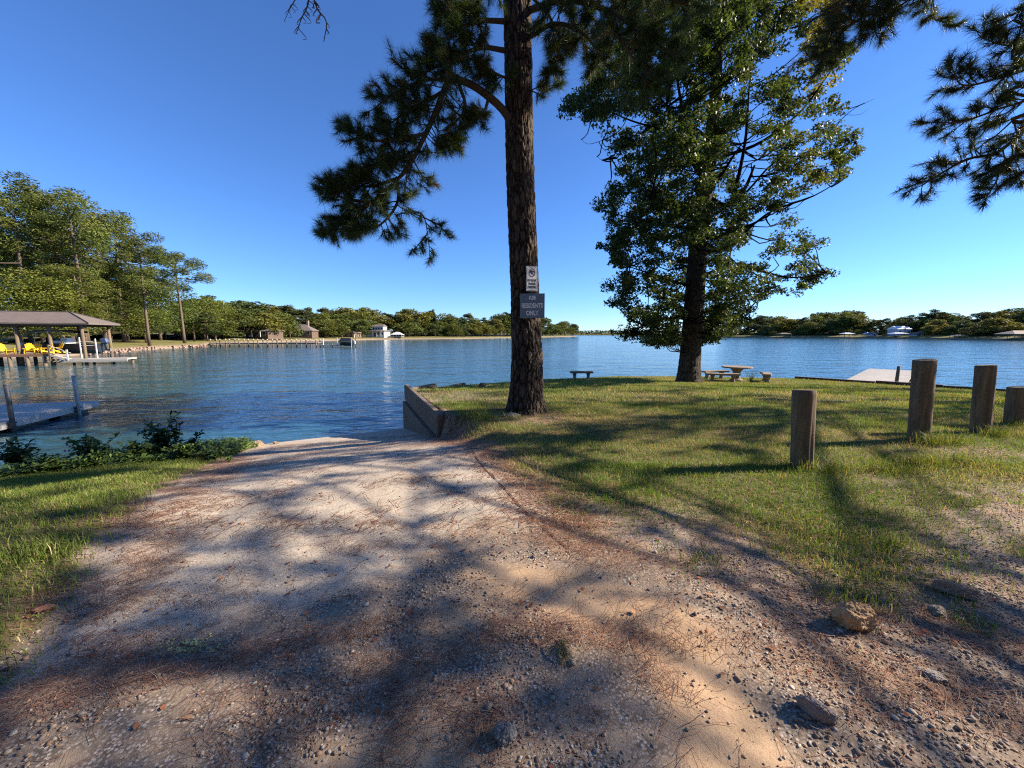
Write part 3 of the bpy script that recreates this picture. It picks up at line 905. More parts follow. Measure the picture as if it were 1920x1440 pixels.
# upper limbs around the top of the frame
for c, n, sub, r in [
        (A((950, 95, 8.2), (900, 90, 8.0), (840, 115, 7.8), (770, 150, 7.6)), 22, .5, .05),
        (A((950, 40, 8.2), (900, 40, 7.9), (850, 60, 7.7), (820, 90, 7.6)), 20, .5, .05),
        (A((955, -60, 8.2), (900, -30, 7.9), (850, 0, 7.7), (835, 30, 7.6)), 20, .5, .05),
        (A((960, 150, 8.2), (935, 140, 7.9), (905, 120, 7.7)), 10, .4, .03),
        (A((992, 70, 8.2), (1040, 45, 7.8), (1090, 60, 7.4), (1130, 110, 7.2)), 22, .5, .05),
        (A((992, 20, 8.2), (1060, 0, 7.6), (1140, 20, 7.0), (1200, 60, 6.7), (1265, 105, 6.4)), 30, .55, .06),
        (A((990, -80, 8.2), (1080, -60, 7.6), (1180, -30, 7.0), (1290, 10, 6.6)), 30, .55, .06),
        (A((992, -10, 8.2), (1030, 30, 7.9), (1050, 90, 7.7), (1030, 140, 7.6)), 14, .4, .03),
        (A((1140, 20, 7.0), (1180, 100, 6.7), (1240, 150, 6.5)), 14, .5, .03),
        (A((992, 175, 8.2), (1005, 165, 8.0), (1040, 160, 7.9)), 3, .3, .015)]:
    P4.branch(c, r, n, sub, .2, 1.05, 4, .15, .25)
P4.dens = 1.0
# crown above the picture
for k in range(26):
    z0 = 11.2 + k * .33; an = k * 2.4
    b = Vector((.1, 8.3, z0)); ln = 3.6 - k * .085
    e = b + Vector((math.cos(an) * ln, math.sin(an) * ln, .5))
    P4.branch([b, b.lerp(e, .5) + Vector((0, 0, .15)), e], .05, 13, .75, .25, 1.5, 1, .3, .2)
link('needles', P4.needle_mesh(48, .20, .0058, (.052, .082, .026), PB), M_needle, pine)
P4.w.build('branches', M_twig, pine, True, True)
# bare twigs hanging at the top of the frame
mb = MB(); rd5 = random.Random(4)
def bare(path, r, n, ln):
    P_ = catmull(path, 14); mb.tube(P_, [r * (1 - .7 * i / 13) for i in range(14)], 5, False)
    for k in range(n):
        i = rd5.randrange(3, 13); b = P_[i]; s_ = rd5.choice((-1, 1)); l = ln * rd5.uniform(.4, 1.0)
        d = Vector((s_ * rd5.uniform(.4, 1.0), rd5.uniform(-.4, .4), -.9))
        q1 = b + d * l * .45; q2 = q1 + Vector((s_ * .1, 0, -.2)) * l; q3 = q2 + Vector((-s_ * .35, 0, -.05)) * l * .8
        mb.tube([b, q1, q2, q3], [r * .45, r * .4, r * .3, r * .2], 4, False)
bare(A((600, -160, 7.6), (585, -60, 7.6), (592, 10, 7.6), (612, 40, 7.6), (607, 78, 7.6)), .022, 16, .28)
bare(A((585, -60, 7.6), (578, 5, 7.6), (565, 35, 7.6), (558, 58, 7.6)), .016, 16, .26)
bare(A((575, -30, 7.6), (550, 5, 7.6), (535, 35, 7.6)), .012, 8, .2)
b0 = at(600, -160, 7.6)
mb.tube(catmull([Vector((.1, 8.3, 12.6)), Vector((-1.6, 8.0, 12.4)), b0], 10), [.05 - .003 * i for i in range(10)], 6, False)
mb.build('dead_branch', M_twig, pine, True, True)
# cones
for q in [(793, 288, 7.6), (1046, 93, 7.7), (1052, 132, 7.7), (720, 238, 7.4), (1190, 70, 6.6)]:
    p = at(*q); m = MB()
    m.lathe((p.x, p.y, p.z), [(.004, -.045), (.022, -.03), (.03, -.005), (.024, .02), (.006, .045)], 9)
    m.build('cone', M_twig, pine, True, True)

# ------------------------------------------------------------------ pines beyond the right edge of the picture
AB = Vector((12.0, 1.8, 1.4))
pr_ = thing('pine_tree', 'pine beyond the right edge whose bare-twigged limbs reach into the sky', 'tree', AB)
link('trunk', bark_trunk([(12, 1.8, 1.3), (12.05, 1.8, 4), (12, 1.83, 8), (11.9, 1.9, 14), (11.8, 1.9, 21)], [.3, .27, .24, .18, .05], 48, 120, 15, 5, .02, .5, 6, AB), M_bark, pr_)
PR = Pine(52, 1.2)
T0 = Vector((12.0, 4.93, 0))
def limb(z0, *q): return [Vector((12.0, 1.83, z0))] + A(*q)
for c, n, sub, r, k in [
        (limb(6.6, (2000, 190, 6.4), (1930, 235, 6.6), (1872, 285, 6.8), (1815, 298, 6.9), (1765, 325, 6.9), (1728, 348, 6.9)), 26, .5, .06, .95),
        (limb(6.2, (2010, 260, 6.2), (1930, 290, 6.5), (1885, 300, 6.6), (1868, 340, 6.7), (1850, 370, 6.7)), 15, .42, .04, .95),
        (limb(5.9, (2000, 140, 6.3), (1930, 185, 6.5), (1870, 205, 6.7), (1805, 228, 6.8), (1748, 230, 6.8)), 22, .45, .045, .95),
        (limb(6.6, (2000, 60, 6.4), (1930, 125, 6.5), (1860, 150, 6.7), (1805, 160, 6.8), (1786, 130, 6.8)), 20, .45, .045, 1.0),
        (limb(7.2, (2010, -20, 6.4), (1940, 60, 6.6), (1890, 85, 6.7), (1840, 70, 6.8)), 16, .45, .04, 1.0),
        (limb(7.4, (2000, -100, 6.4), (1940, 0, 6.5), (1880, 35, 6.5)), 5, .3, .03, .8),
        (limb(6.4, (2020, 240, 6.3), (1950, 300, 6.5), (1905, 335, 6.6)), 10, .4, .035, .95),
        (limb(8.6, (2000, -260, 6.6), (1850, -130, 6.8), (1760, -20, 7.0), (1748, 30, 7.1), (1780, 45, 7.1)), 10, .4, .04, .95),
        (limb(9.0, (1950, -330, 6.8), (1800, -150, 7.0), (1700, -40, 7.1), (1620, 30, 7.2), (1560, 70, 7.3), (1540, 110, 7.3)), 44, .6, .07, 1.1),
        (limb(9.3, (1900, -330, 6.8), (1750, -130, 7.0), (1640, -30, 7.2), (1560, 20, 7.4)), 36, .6, .06, 1.1),
        (limb(8.9, (1900, -220, 6.8), (1780, -60, 7.0), (1690, 10, 7.1), (1640, 60, 7.2)), 30, .55, .05, 1.1)]:
    PR.branch(c, r * .62, int(n * 1.4), sub, .12, k, 3, .35, .3)
link('needles', PR.needle_mesh(40, .185, .0058, (.052, .075, .030), AB), M_needle, pr_)
PR.w.build('branches', M_twig, pr_, True, True)
PS = Pine(53)
LV = [(5.3, .3), (5.6, 2.6), (5.9, 4.9), (6.25, 1.5), (8.75, 4.2), (8.9, 5.2), (9.05, 3.6), (9.2, 4.7), (9.35, 5.7), (9.3, .4)] + [(10.5 + .47 * k, k * 2.4) for k in range(23)]
LV = [(z, a_, 0) for z, a_ in LV] + [(7.4, 1.75, 4.6), (8.7, 1.62, 4.9), (9.4, 1.95, 4.0), (9.9, 1.45, 4.4), (10.6, 1.7, 4.6), (8.6, 1.35, 2.3), (8.85, 1.75, 2.5), (9.1, 1.2, 2.2), (8.75, 1.0, 1.8)]
for k, (z0, an, L0) in enumerate(LV):
    ln = L0 if L0 else 2.7 * (1 - .55 * max(0, (z0 - 10) / 11)) * (.75 + .5 * ((k * 37) % 11) / 11)
    dirv = Vector((math.cos(an), math.sin(an), 0))
    b = Vector((11.95, 1.85, z0)); e = b + dirv * ln + Vector((0, 0, .4))
    PS.branch([b, b.lerp(e, .5) + Vector((0, 0, -.1)), e], .04, 9 + int(L0 * 1.5), .7, .3, 1.6, 1, .3, .2)
upper = link('upper_needles', PS.needle_mesh(26, .22, .012, (.045, .068, .024), AB), M_needle, pr_)
upw = PS.w.build('upper_branches', M_twig, pr_, True, True)

# neighbours of the same kind that shade the lawn and the ramp
def shade_pine(loc, rz, s, label):
    o = thing('pine_tree', label, 'tree', loc, rz)
    o.scale = (s, s, s)
    for src, nm in ((pr_.children[0], 'trunk'), (upper, 'needles'), (upw, 'branches')):
        c_ = src.copy(); COL.objects.link(c_); c_.name = nm; c_.parent = o
    return o
shade_pine((18.8, 9.9, 1.0), 2.2, 1.0, 'pine beyond the right edge behind the wooden posts, shading the ramp')
shade_pine((31.0, 16.4, .7), .7, 1.0, 'pine beyond the right edge furthest along the shore, shading the sweetgum foot')
shade_pine((26.5, 11.5, .9), 4.1, 1.05, 'pine beyond the right edge near the lake, shading the far lawn')

# ------------------------------------------------------------------ sweetgum
GB = Vector((8.69, 18.87, .70))
gum = thing('sweetgum_tree', 'large sweetgum with star leaves turning orange beside the stone table', 'tree', GB)
GY_ = 18.87
gp = A((1290, 722, GY_), (1294, 660, GY_), (1302, 560, GY_), (1310, 460, GY_), (1322, 350, GY_), (1335, 240, GY_ + .1), (1345, 120, GY_ + .2), (1350, 0, GY_ + .2), (1350, -150, GY_ + .3))
link('trunk', bark_trunk(gp, [.50, .46, .43, .40, .33, .26, .2, .13, .04], 72, 330, 21, 3.2, .03, .45, 14, GB), M_gumbark, gum)
rdg = np.random.default_rng(91)
gw = MB()
outl = [(690, 1282, 1300), (648, 1222, 1300), (635, 1178, 1355), (610, 1172, 1400), (585, 1168, 1405), (565, 1150, 1470), (540, 1152, 1530), (512, 1155, 1556), (480, 1140, 1520), (455, 1132, 1532), (430, 1140, 1500), (400, 1126, 1490), (370, 1130, 1520), (340, 1142, 1580), (300, 1150, 1600), (268, 1140, 1614), (240, 1115, 1590), (210, 1075, 1560), (190, 1058, 1570), (165, 1090, 1570), (130, 1110, 1580), (90, 1125, 1600), (40, 1140, 1600), (-60, 1150, 1590), (-160, 1190, 1540), (-260, 1260, 1460), (-330, 1320, 1390)]
oy = np.array([o_[0] for o_ in outl][::-1], float); ol = np.array([o_[1] for o_ in outl][::-1], float); orr = np.array([o_[2] for o_ in outl][::-1], float)
holes = [(1405, 300, 34, 60), (1440, 425, 40, 16), (1345, 470, 0, 0), (1500, 240, 22, 16), (1385, 480, 22, 14), (1180, 480, 14, 8), (1170, 230, 30, 18), (1460, 490, 40, 12), (1450, 120, 26, 22), (1525, 380, 50, 14), (1110, 280, 30, 30), (1540, 300, 20, 8), (1430, 205, 14, 14), (1255, 470, 10, 16), (1350, 420, 16, 14), (1230, 330, 12, 10), (1290, 610, 12, 30), (1210, 560, 18, 8), (1330, 250, 8, 14), (1160, 340, 14, 9), (1420, 570, 40, 9)]
clumps = []
def trunk_at(z):
    for a_, b_ in zip(gp[:-1], gp[1:]):
        if a_.z <= z <= b_.z: return a_.lerp(b_, (z - a_.z) / (b_.z - a_.z))
    return gp[-1]
tries = 0
while len(clumps) < 1650 and tries < 30000:
    tries += 1
    py = rdg.uniform(-320, 645)
    l_, r_ = np.interp(py, oy, ol), np.interp(py, oy, orr)
    px = l_ + (r_ - l_) * rdg.random()
    inset = 10
    if py < -40 and rdg.random() < .5: continue
    if px < l_ + inset or px > r_ - inset: continue
    if any(rx > 0 and ((px - hx) / rx) ** 2 + ((py - hy) / ry) ** 2 < 1 for hx, hy, rx, ry in holes): continue
    mid = (1300 + 1345) / 2
    half = max(mid - l_, r_ - mid)
    edge = abs(px - mid) / half
    dep = math.sqrt(max(0, 1 - edge ** 2)) * min(half * 19 / 722, 5.5) * .85
    # the right side is thinner than the left
    if px > 1400 and rdg.random() < .45: continue
    sgn_ = rdg.uniform(-1, 1)
    if abs(px - 1303) < 34 and py > 470: sgn_ = abs(sgn_) * .9 + .1
    clumps.append((at(px, py, GY_ + sgn_ * dep), px, py))
# explicit sprays that shape the outline
for px, py in [(1595, 262), (1602, 278), (1585, 300), (1570, 330), (1545, 335), (1545, 515), (1530, 520), (1510, 530), (1525, 458), (1505, 470), (1072, 198), (1095, 195), (1062, 205), (1120, 200), (1140, 215), (1130, 160), (1150, 150), (1172, 632), (1190, 628), (1230, 640), (1240, 625), (1335, 630), (1345, 620), (1395, 600), (1380, 595), (1148, 535), (1150, 570), (1130, 390), (1136, 460), (1590, 90), (1570, 200)]:
    for _ in range(2): clumps.append((at(px + rdg.normal() * 5, py + rdg.normal() * 4, GY_ + rdg.normal() * .5), px, py))
LP = [tuple(gp[0].lerp(gp[1], .99))] + [tuple(a_.lerp(b_, f_)) for a_, b_ in zip(gp[1:-1], gp[2:]) for f_ in (0, .33, .66)]
# main limbs seen through the leaves
for q, r in [(A((1312, 440, GY_), (1350, 445, 18.6), (1400, 425, 18.4), (1440, 405, 18.2)), .13), (A((1325, 370, GY_), (1360, 385, 18.5), (1395, 355, 18.3), (1415, 310, 18.2)), .17), (A((1372, 380, 18.5), (1385, 330, 18.5), (1398, 260, 18.5), (1402, 200, 18.5), (1410, 100, 18.6)), .10),
             (A((1330, 300, GY_), (1420, 270, 18.6), (1500, 210, 18.4), (1560, 130, 18.2)), .09), (A((1315, 330, GY_), (1265, 250, 18.7), (1215, 190, 18.6), (1180, 120, 18.6)), .11), (A((1318, 300, GY_), (1245, 240, 18.4), (1235, 180, 18.4)), .09), (A((1360, 470, 18.8), (1440, 400, 18.3), (1520, 370, 18.1), (1590, 330, 18.0)), .06),
             (A((1400, 360, 18.3), (1460, 300, 18.2), (1540, 290, 18.1), (1605, 265, 18.0)), .05), (A((1305, 520, GY_), (1380, 500, 18.5), (1480, 520, 18.2), (1550, 512, 18.0)), .08), (A((1305, 540, GY_), (1240, 520, 18.5), (1180, 500, 18.3)), .08), (A((1300, 590, GY_), (1240, 600, 18.5), (1180, 620, 18.3)), .06), (A((1300, 580, GY_), (1350, 585, 18.6), (1400, 590, 18.3)), .06),
             (A((1320, 330, GY_), (1290, 250, 18.0), (1270, 150, 17.6), (1260, 40, 17.6)), .1), (A((1312, 420, GY_), (1290, 400, 17.5), (1260, 380, 16.6), (1220, 370, 15.9)), .09), (A((1308, 500, GY_), (1330, 490, 17.6), (1350, 480, 16.6), (1370, 470, 15.8)), .08), (A((1320, 350, GY_), (1350, 330, 17.8), (1370, 300, 16.6), (1390, 270, 15.8)), .09), (A((1330, 260, GY_), (1290, 230, 17.6), (1250, 200, 16.6)), .07), (A((1340, 180, GY_), (1390, 120, 18.0), (1450, 60, 17.6)), .08), (A((1340, 150, GY_), (1300, 80, 18.4), (1240, 0, 18)), .08), (A((1345, 60, GY_), (1420, 0, 18.4), (1500, -60, 18)), .07), (A((1345, 60, GY_), (1280, 0, 19.4), (1200, -60, 19.6)), .07), (A((1310, 430, GY_), (1300, 400, 20.5), (1290, 380, 21.6)), .08), (A((1320, 340, GY_), (1380, 320, 20.5), (1420, 300, 21.6)), .08), (A((1310, 430, GY_), (1230, 420, 18.5), (1150, 400, 18.4)), .09), (A((1250, 245, 18.6), (1180, 225, 18.4), (1100, 190, 18.2), (1065, 200, 18.2)), .045), (A((1560, 240, 18.3), (1600, 205, 18.2), (1640, 185, 18.2)), .02), (A((1575, 215, 18.3), (1610, 215, 18.2), (1628, 205, 18.2)), .012), (A((1140, 260, 18.3), (1105, 270, 18.2), (1090, 262, 18.2)), .014), (A((1150, 290, 18.3), (1130, 300, 18.2), (1118, 292, 18.2)), .012)]:
    P_ = catmull(q, 14); gw.tube(P_, [r * (1 - .75 * i / 13) for i in range(14)], 7, False); LP += [tuple(p_) for p_ in P_[2:]]
LP = np.array(LP)
CP, CR, CC = [], [], []
for k, (c, px, py) in enumerate(clumps):
    if k % 2 == 0:
        dd = LP - np.array(c); dd[:, 2] *= 1.6
        j = int(np.argmin((dd ** 2).sum(1) + np.where(dd[:, 2] > .2, 4, 0)))
        tb = Vector(LP[j]); ln = (c - tb).length
        if ln < 3.2:
            m1 = tb.lerp(c, .45) + Vector((rdg.normal() * .12, rdg.normal() * .12, -.10 * ln))
            m2 = tb.lerp(c, .75) + Vector((rdg.normal() * .10, rdg.normal() * .10, -.02))
            gw.tube(catmull([tb, m1, m2, c], 7), [.010 + .009 * ln * (1 - i / 7) for i in range(7)], 4, False)
    warm = .85 * sstep(1380, 1580, px) * sstep(470, 360, py) * (.25 + .75 * vnoise(np.array([px * .016]), np.array([py * .02]), seed=3)[0])
    CP.append(tuple(c)); CR.append(rdg.uniform(.28, .55)); CC.append(warm)
gw.build('limbs', M_gumbark, gum, True, True)
CP, CR, CC = np.array(CP), np.array(CR), np.array(CC)
nl = 90
n = len(CP) * nl
ci = np.repeat(np.arange(len(CP)), nl)
d = rdg.normal(size=(n, 3)); d /= np.linalg.norm(d, axis=1)[:, None]
pos = CP[ci] + d * (CR[ci] * rdg.random(n) ** .45)[:, None] * np.array([1, 1, .62])
S = rdg.uniform(.050, .098, n)
nrm = rdg.normal(size=(n, 3)) * .75 + np.array([0, 0, .75]); nrm /= np.linalg.norm(nrm, axis=1)[:, None]
a = np.cross(nrm, rdg.normal(size=(n, 3))); a /= np.linalg.norm(a, axis=1)[:, None]
b = np.cross(nrm, a)
Vs = []
for k in range(3):
    w = math.radians(-115 + 115 * k)
    rl = (1.0, 1.2, 1.0)[k]
    Vs.append(pos + (a * math.cos(w) + b * math.sin(w)) * (S * rl)[:, None] - nrm * (S * .22)[:, None])
for w, rl in ((-58, .42), (58, .42), (180, .45)):
    w = math.radians(w)
    Vs.append(pos + (a * math.cos(w) + b * math.sin(w)) * (S * rl)[:, None])
V = np.stack(Vs, 1).reshape(-1, 3)
i = np.arange(n) * 6
F = np.concatenate([np.stack([i + 5, i + 0, i + 3], -1), np.stack([i + 3, i + 1, i + 4], -1), np.stack([i + 4, i + 2, i + 5], -1), np.stack([i + 3, i + 4, i + 5], -1)])
green = np.array([.046, .070, .018]); yel = np.array([.20, .19, .030]); org = np.array([.30, .12, .030]); red = np.array([.17, .05, .030])
q = CC[ci] + rdg.normal(size=n) * .10
cl = (.7 + .6 * rdg.random(len(CP)))[ci][:, None]
col = green * cl
col = col + (yel - col) * sstep(.3, .75, q)[:, None]
col = col + (org - col) * sstep(.74, .95, q)[:, None]
col = col + (red - col) * sstep(.9, 1.05, q)[:, None]
col = col * (.75 + .5 * rdg.random((n, 1)))
link('leaves', npmesh('leaves', V - np.array(GB), F, False, np.repeat(col, 6, 0)), M_gumleaf, gum)
# ------------------------------------------------------------------ shared object materials
M_post = mat_wood('post_wood', (.26, .185, .115), (.05, .035, .023), 'Z', .85, .8, .8)
M_plank = mat_wood('grey_planks', (.58, .54, .48), (.33, .295, .25), 'X', .8, .35, .3)
M_timber = mat_wood('dark_timber', (.14, .105, .08), (.05, .038, .03), 'X', .85, .3, .5)
M_piling = mat_wood('piling_wood', (.24, .18, .12), (.09, .065, .043), 'Z', .85, .3, .4)
M_deckwood = mat_wood('deck_wood', (.34, .20, .12), (.20, .11, .07), 'X', .8, .3, .3)
M_yellow = mat_simple('yellow_paint', (.80, .47, .015), .45, .08, 3, .4)
M_white = mat_simple('white_paint', (.62, .62, .60), .5, .08, 3, .4)
M_blackp = mat_simple('dark_paint', (.025, .027, .032), .4, .2, 3, .5)
M_steel = mat_simple('galvanised_pipe', (.46, .44, .40), .6, .3, 5, .4, .2)
M_navy = mat_simple('painted_pipe', (.055, .06, .07), .5, .3, 5, .5)
M_glass = mat_simple('dark_glass', (.02, .025, .03), .12, .1, 1, .6)
M_shingle = mat_simple('grey_brown_shingles', (.155, .125, .11), .9, .3, 2.2, .2, 0, .4)
M_tanroof = mat_simple('tan_roof', (.30, .25, .19), .85, .2, 2, .2)
M_darkroof = mat_simple('dark_roof', (.07, .062, .056), .85, .25, 2, .2)
M_metalroof = mat_simple('pale_metal_roof', (.62, .66, .70), .45, .08, 2, .4)
M_brick = mat_simple('tan_wall', (.36, .28, .21), .85, .2, 2, .2)
M_brownwall = mat_simple('brown_wall', (.13, .09, .065), .85, .2, 2, .2)
M_greywall = mat_simple('grey_blue_wall', (.33, .38, .44), .75, .12, 2, .2)

t = NT('weathered_concrete')
v = t.coord('Object')
c = t.mix(t.noise(v, 3.0, 6, .65), (.13, .092, .064), (.26, .20, .145))
drip = t.noise(t.coord('Object', (9, 9, .7)), 1.5, 5, .6)
c = t.mix(t.ramp(drip, [(.5, 0.0), (.72, .7)]), c, (.075, .063, .05))
f = t.noise(v, 45, 5, .7)
c = t.mix(t.ramp(f, [(.55, 0.0), (.75, .5)]), c, (.1, .085, .07))
t.pbr(c, .9, t.bump(f, .5, .01), .2)
M_conc = t.m
t = NT('cast_stone')
v = t.coord('Object')
c = t.mix(t.noise(v, 5, 6, .7), (.15, .11, .08), (.36, .29, .225))
t.pbr(c, .92, t.bump(t.noise(v, 40, 5, .7), .5, .008), .15)
M_stone = t.m

def frame_between(p, q, outward):
    """matrix columns: x along p->q, z up, y = across"""
    x = (Vector(q) - Vector(p)); x.z = 0; x.normalize()
    z = Vector((0, 0, 1)); y = z.cross(x)
    return Matrix((x, y, z)).transposed()

# ------------------------------------------------------------------ retaining wall beside the ramp
N_, FC = Vector((-1.50, 7.95, 0)), Vector((-3.52, 12.75, 0))
rw = thing('retaining_wall', 'stained concrete retaining wall with dark gap beside the boat ramp', 'wall', (N_.x, N_.y, .8))
Mx = frame_between(N_, FC, 1)
ydir = Mx @ Vector((0, 1, 0))
ln = (FC - N_).length
half = ln / 2
for k in range(2):
    c_ = N_.lerp(FC, .25 + .5 * k)
    m = MB(); m.bbox((c_.x, c_.y, 1.165), (half - .012, .17, .53), Mx, .035)
    m.build('upper_panel', M_conc, rw, False, True)
    c2 = c_ + ydir * .075
    m = MB(); m.bbox((c2.x, c2.y, .07), (half - .012 + (.18 if k == 0 else 0), .15, 1.60), Mx, .012)
    m.build('lower_panel', M_conc, rw, False, True)
m = MB(); c_ = N_.lerp(FC, .5) - ydir * .06; m.box((c_.x, c_.y, .2), (ln - .06, .08, 1.8), Mx); m.build('backing_board', M_timber, rw, False, True)
# concrete return wall along the back of the corner
bw = thing('return_wall', 'low dark concrete return wall at the back of the wall corner', 'wall', (FC.x, FC.y, .5))
pts = [(-3.52, 12.85, 1.34), (-2.86, 14.25, 1.20), (-1.98, 15.85, .98)]
for a, b in zip(pts[:-1], pts[1:]):
    a, b = Vector(a), Vector(b)
    F_ = frame_between(a, b, 1)
    m = MB(); c_ = (a + b) / 2; m.bbox((c_.x, c_.y, c_.z - 1.15), ((b - a).length - .01, .16, 2.3), F_, .02)
    m.build('panel', M_conc, bw, False, True)
# seawall under the lawn edge
sw = thing('timber_seawall', 'dark timber seawall cap along the lawn edge right of the stone benches', 'seawall', (16, 21.7, .3))
line = [(-1.98, 15.85), (1.6, 20.6), (6, 22.6), (11, 22.8), (16.03, 21.7), (18.4, 19.35), (21.65, 16.1), (27, 11.7), (34, 6.0)]
for k, (a, b) in enumerate(zip(line[:-1], line[1:])):
    a, b = Vector((*a, 0)), Vector((*b, 0))
    za, zb_ = float(zg(a.x, a.y - .6)), float(zg(b.x, b.y - .6))
    F_ = frame_between(a, b, 1); L_ = (b - a).length
    zt = min(za, zb_) - .03
    m = MB(); c_ = (a + b) / 2; m.box((c_.x, c_.y, zt - 1.0), (L_, .10, 2.0), F_); m.build('sheet_pile', M_timber, sw, False, True)
    if k >= 4:
        nb = max(1, round(L_ / 2.4))
        for q in range(nb):
            c2 = a.lerp(b, (q + .5) / nb); m = MB()
            m.bbox((c2.x, c2.y, zt + .075 + .03 * ((k + q) % 2)), (L_ / nb - .015, .19, .15), F_, .012)
            m.build('cap_board', M_timber, sw, False, True)

# ------------------------------------------------------------------ wooden posts
def wood_post(x, y, h, r, lean, label, seed):
    zb = float(zg(x, y, True)) - .25
    n, rings = 36, 26
    th = np.arange(n) / n * 2 * math.pi
    zz = np.concatenate([np.linspace(0, h + .25 - .012, rings - 1), [h + .25]])
    T_, Z_ = np.meshgrid(th, zz)
    u = T_ / 6.283 * 14
    crack = vnoise(np.cos(T_) * 5 + seed, np.sin(T_) * 5, Z_ * .45, seed=seed)
    rr = r * (1 + .035 * (vnoise(np.cos(T_) * 1.3 + seed, np.sin(T_) * 1.3, Z_ * .8, seed=seed + 1) - .5)) - .012 * np.clip((.36 - crack) / .12, 0, 1)
    rr[-1] -= .012
    V = np.stack([rr * np.cos(T_) + lean[0] * Z_, rr * np.sin(T_) + lean[1] * Z_, Z_ + .012 * np.sin(T_ + seed) * (Z_ > h)], -1).reshape(-1, 3)
    i = np.arange(rings - 1)[:, None] * n; k = np.arange(n)[None]; k2 = (k + 1) % n
    F = [tuple(f) for f in np.stack([i + k, i + k2, i + n + k2, i + n + k], -1).reshape(-1, 4)]
    cen = len(V); V = np.vstack([V, [[lean[0] * h, lean[1] * h, h + .25 - .004]]])
    F += [((rings - 1) * n + q, (rings - 1) * n + (q + 1) % n, cen) for q in range(n)]
    me = bpy.data.meshes.new('wood_post'); me.from_pydata(V.tolist(), [], F); me.update()
    sm = np.ones(len(me.polygons), bool); sm[-n:] = False; me.polygons.foreach_set('use_smooth', sm)
    o = link('wood_post', me, M_post); o.location = (x, y, zb)
    tag(o, label, 'post', 'round timber posts guarding the lawn')
wood_post(3.53, 4.51, .96, .118, (-.06, 0), 'brown round timber post standing alone nearest the gravel', 3)
wood_post(6.22, 5.72, 1.23, .128, (-.06, 0), 'tallest dark timber post, second from the left', 8)
wood_post(7.88, 6.31, 1.14, .122, (-.07, 0), 'dark timber post third from the left with grass at its foot', 15)
wood_post(9.18, 6.87, .70, .135, (-.06, 0), 'short dark timber post cut by the right edge', 21)

# ------------------------------------------------------------------ signs on the pine
M_signblue = mat_simple('slate_blue_sign', (.16, .22, .275), .4, .06, 3, .5)
M_signwhite = mat_simple('aluminium_sign', (.78, .77, .76), .45, .05, 3, .5)
M_letter = mat_simple('sign_letters_pale', (.88, .88, .88), .45, .05, 3, .4)
M_ink = mat_simple('sign_ink', (.022, .022, .026), .5, .1, 3, .3)
M_inkred = mat_simple('sign_red', (.10, .018, .022), .5, .1, 3, .3)
def text_part(s, size, sx, x, z, y, mat, parent):
    cu = bpy.data.curves.new('lettering', 'FONT'); cu.body = s; cu.size = size; cu.align_x = 'CENTER'; cu.align_y = 'CENTER'; cu.extrude = .0006; cu.offset = size * .03
    tmp = bpy.data.objects.new('lettering', cu); COL.objects.link(tmp)
    me = bpy.data.meshes.new_from_object(tmp.evaluated_get(bpy.context.evaluated_depsgraph_get()))
    bpy.data.objects.remove(tmp)
    me.materials.clear()
    o = link('lettering', me, mat, parent)
    o.rotation_euler = (R(90), 0, 0); o.location = (x, y, z); o.scale = (sx, 1, 1)
    return o
def plate(w, h, rad, th, mb_, n=6):
    P_ = []
    for cx, cz, a0 in ((w / 2 - rad, h / 2 - rad, 0), (-w / 2 + rad, h / 2 - rad, 90), (-w / 2 + rad, -h / 2 + rad, 180), (w / 2 - rad, -h / 2 + rad, 270)):
        for i in range(n + 1):
            a = R(a0 + 90 * i / n); P_.append((cx + rad * math.cos(a), cz + rad * math.sin(a)))
    k = len(P_)
    mb_.add([(x, -th / 2, z) for x, z in P_] + [(x, th / 2, z) for x, z in P_], [tuple(range(k)), tuple(range(2 * k - 1, k - 1, -1))] + [(i, k + i, k + (i + 1) % k, (i + 1) % k) for i in range(k)])
    return mb_
c_ = at(998, 573.5, 7.86)
s1 = thing('residents_sign', 'square slate-blue sign reading KBE RESIDENTS ONLY on the pine trunk', 'sign', c_, R(-7))
plate(.495, .485, .004, .006, MB()).build('panel', M_signblue, s1)
text_part('KBE', .105, .78, .005, .155, -.0045, M_letter, s1)
text_part('RESIDENTS', .125, .70, 0, .0, -.0045, M_letter, s1)
text_part('ONLY', .125, .72, 0, -.145, -.0045, M_letter, s1)
c_ = at(997.5, 522.5, 7.87)
s2 = thing('parking_sign', 'small white sign reading NO BOAT TRAILER PARKING above the blue sign', 'sign', c_, R(14))
plate(.245, .485, .03, .004, MB()).build('panel', M_signwhite, s2)
m = MB()                                                       # dark border line near the edge
for i in range(4):
    pass
w_, h_ = .222, .462
for cx, cz, sx_, sz_ in ((0, h_ / 2, w_ - .05, .006), (0, -h_ / 2, w_ - .05, .006), (w_ / 2, 0, .006, h_ - .05), (-w_ / 2, 0, .006, h_ - .05)):
    m.box((cx, -.0028, cz), (sx_, .0012, sz_))
m.build('border', M_ink, s2)
m = MB(); n = 36
ring = [(math.cos(2 * math.pi * i / n), math.sin(2 * math.pi * i / n)) for i in range(n)]
m.add([(x * .066, -.0034, .115 + z * .082) for x, z in ring] + [(x * .054, -.0034, .115 + z * .070) for x, z in ring], [(i, (i + 1) % n, n + (i + 1) % n, n + i) for i in range(n)])
m.box((0, -.0036, .115), (.126, .0008, .011), Euler((0, R(50), 0)))
m.build('prohibition_ring', M_inkred, s2)
m = MB()                                                       # small boat on a trailer
m.add([(-.045, -.0031, .125), (.035, -.0031, .125), (.048, -.0031, .148), (-.047, -.0031, .142)], [(0, 1, 2, 3)])
m.add([(-.02, -.0031, .145), (.012, -.0031, .147), (.004, -.0031, .165), (-.012, -.0031, .165)], [(0, 1, 2, 3)])
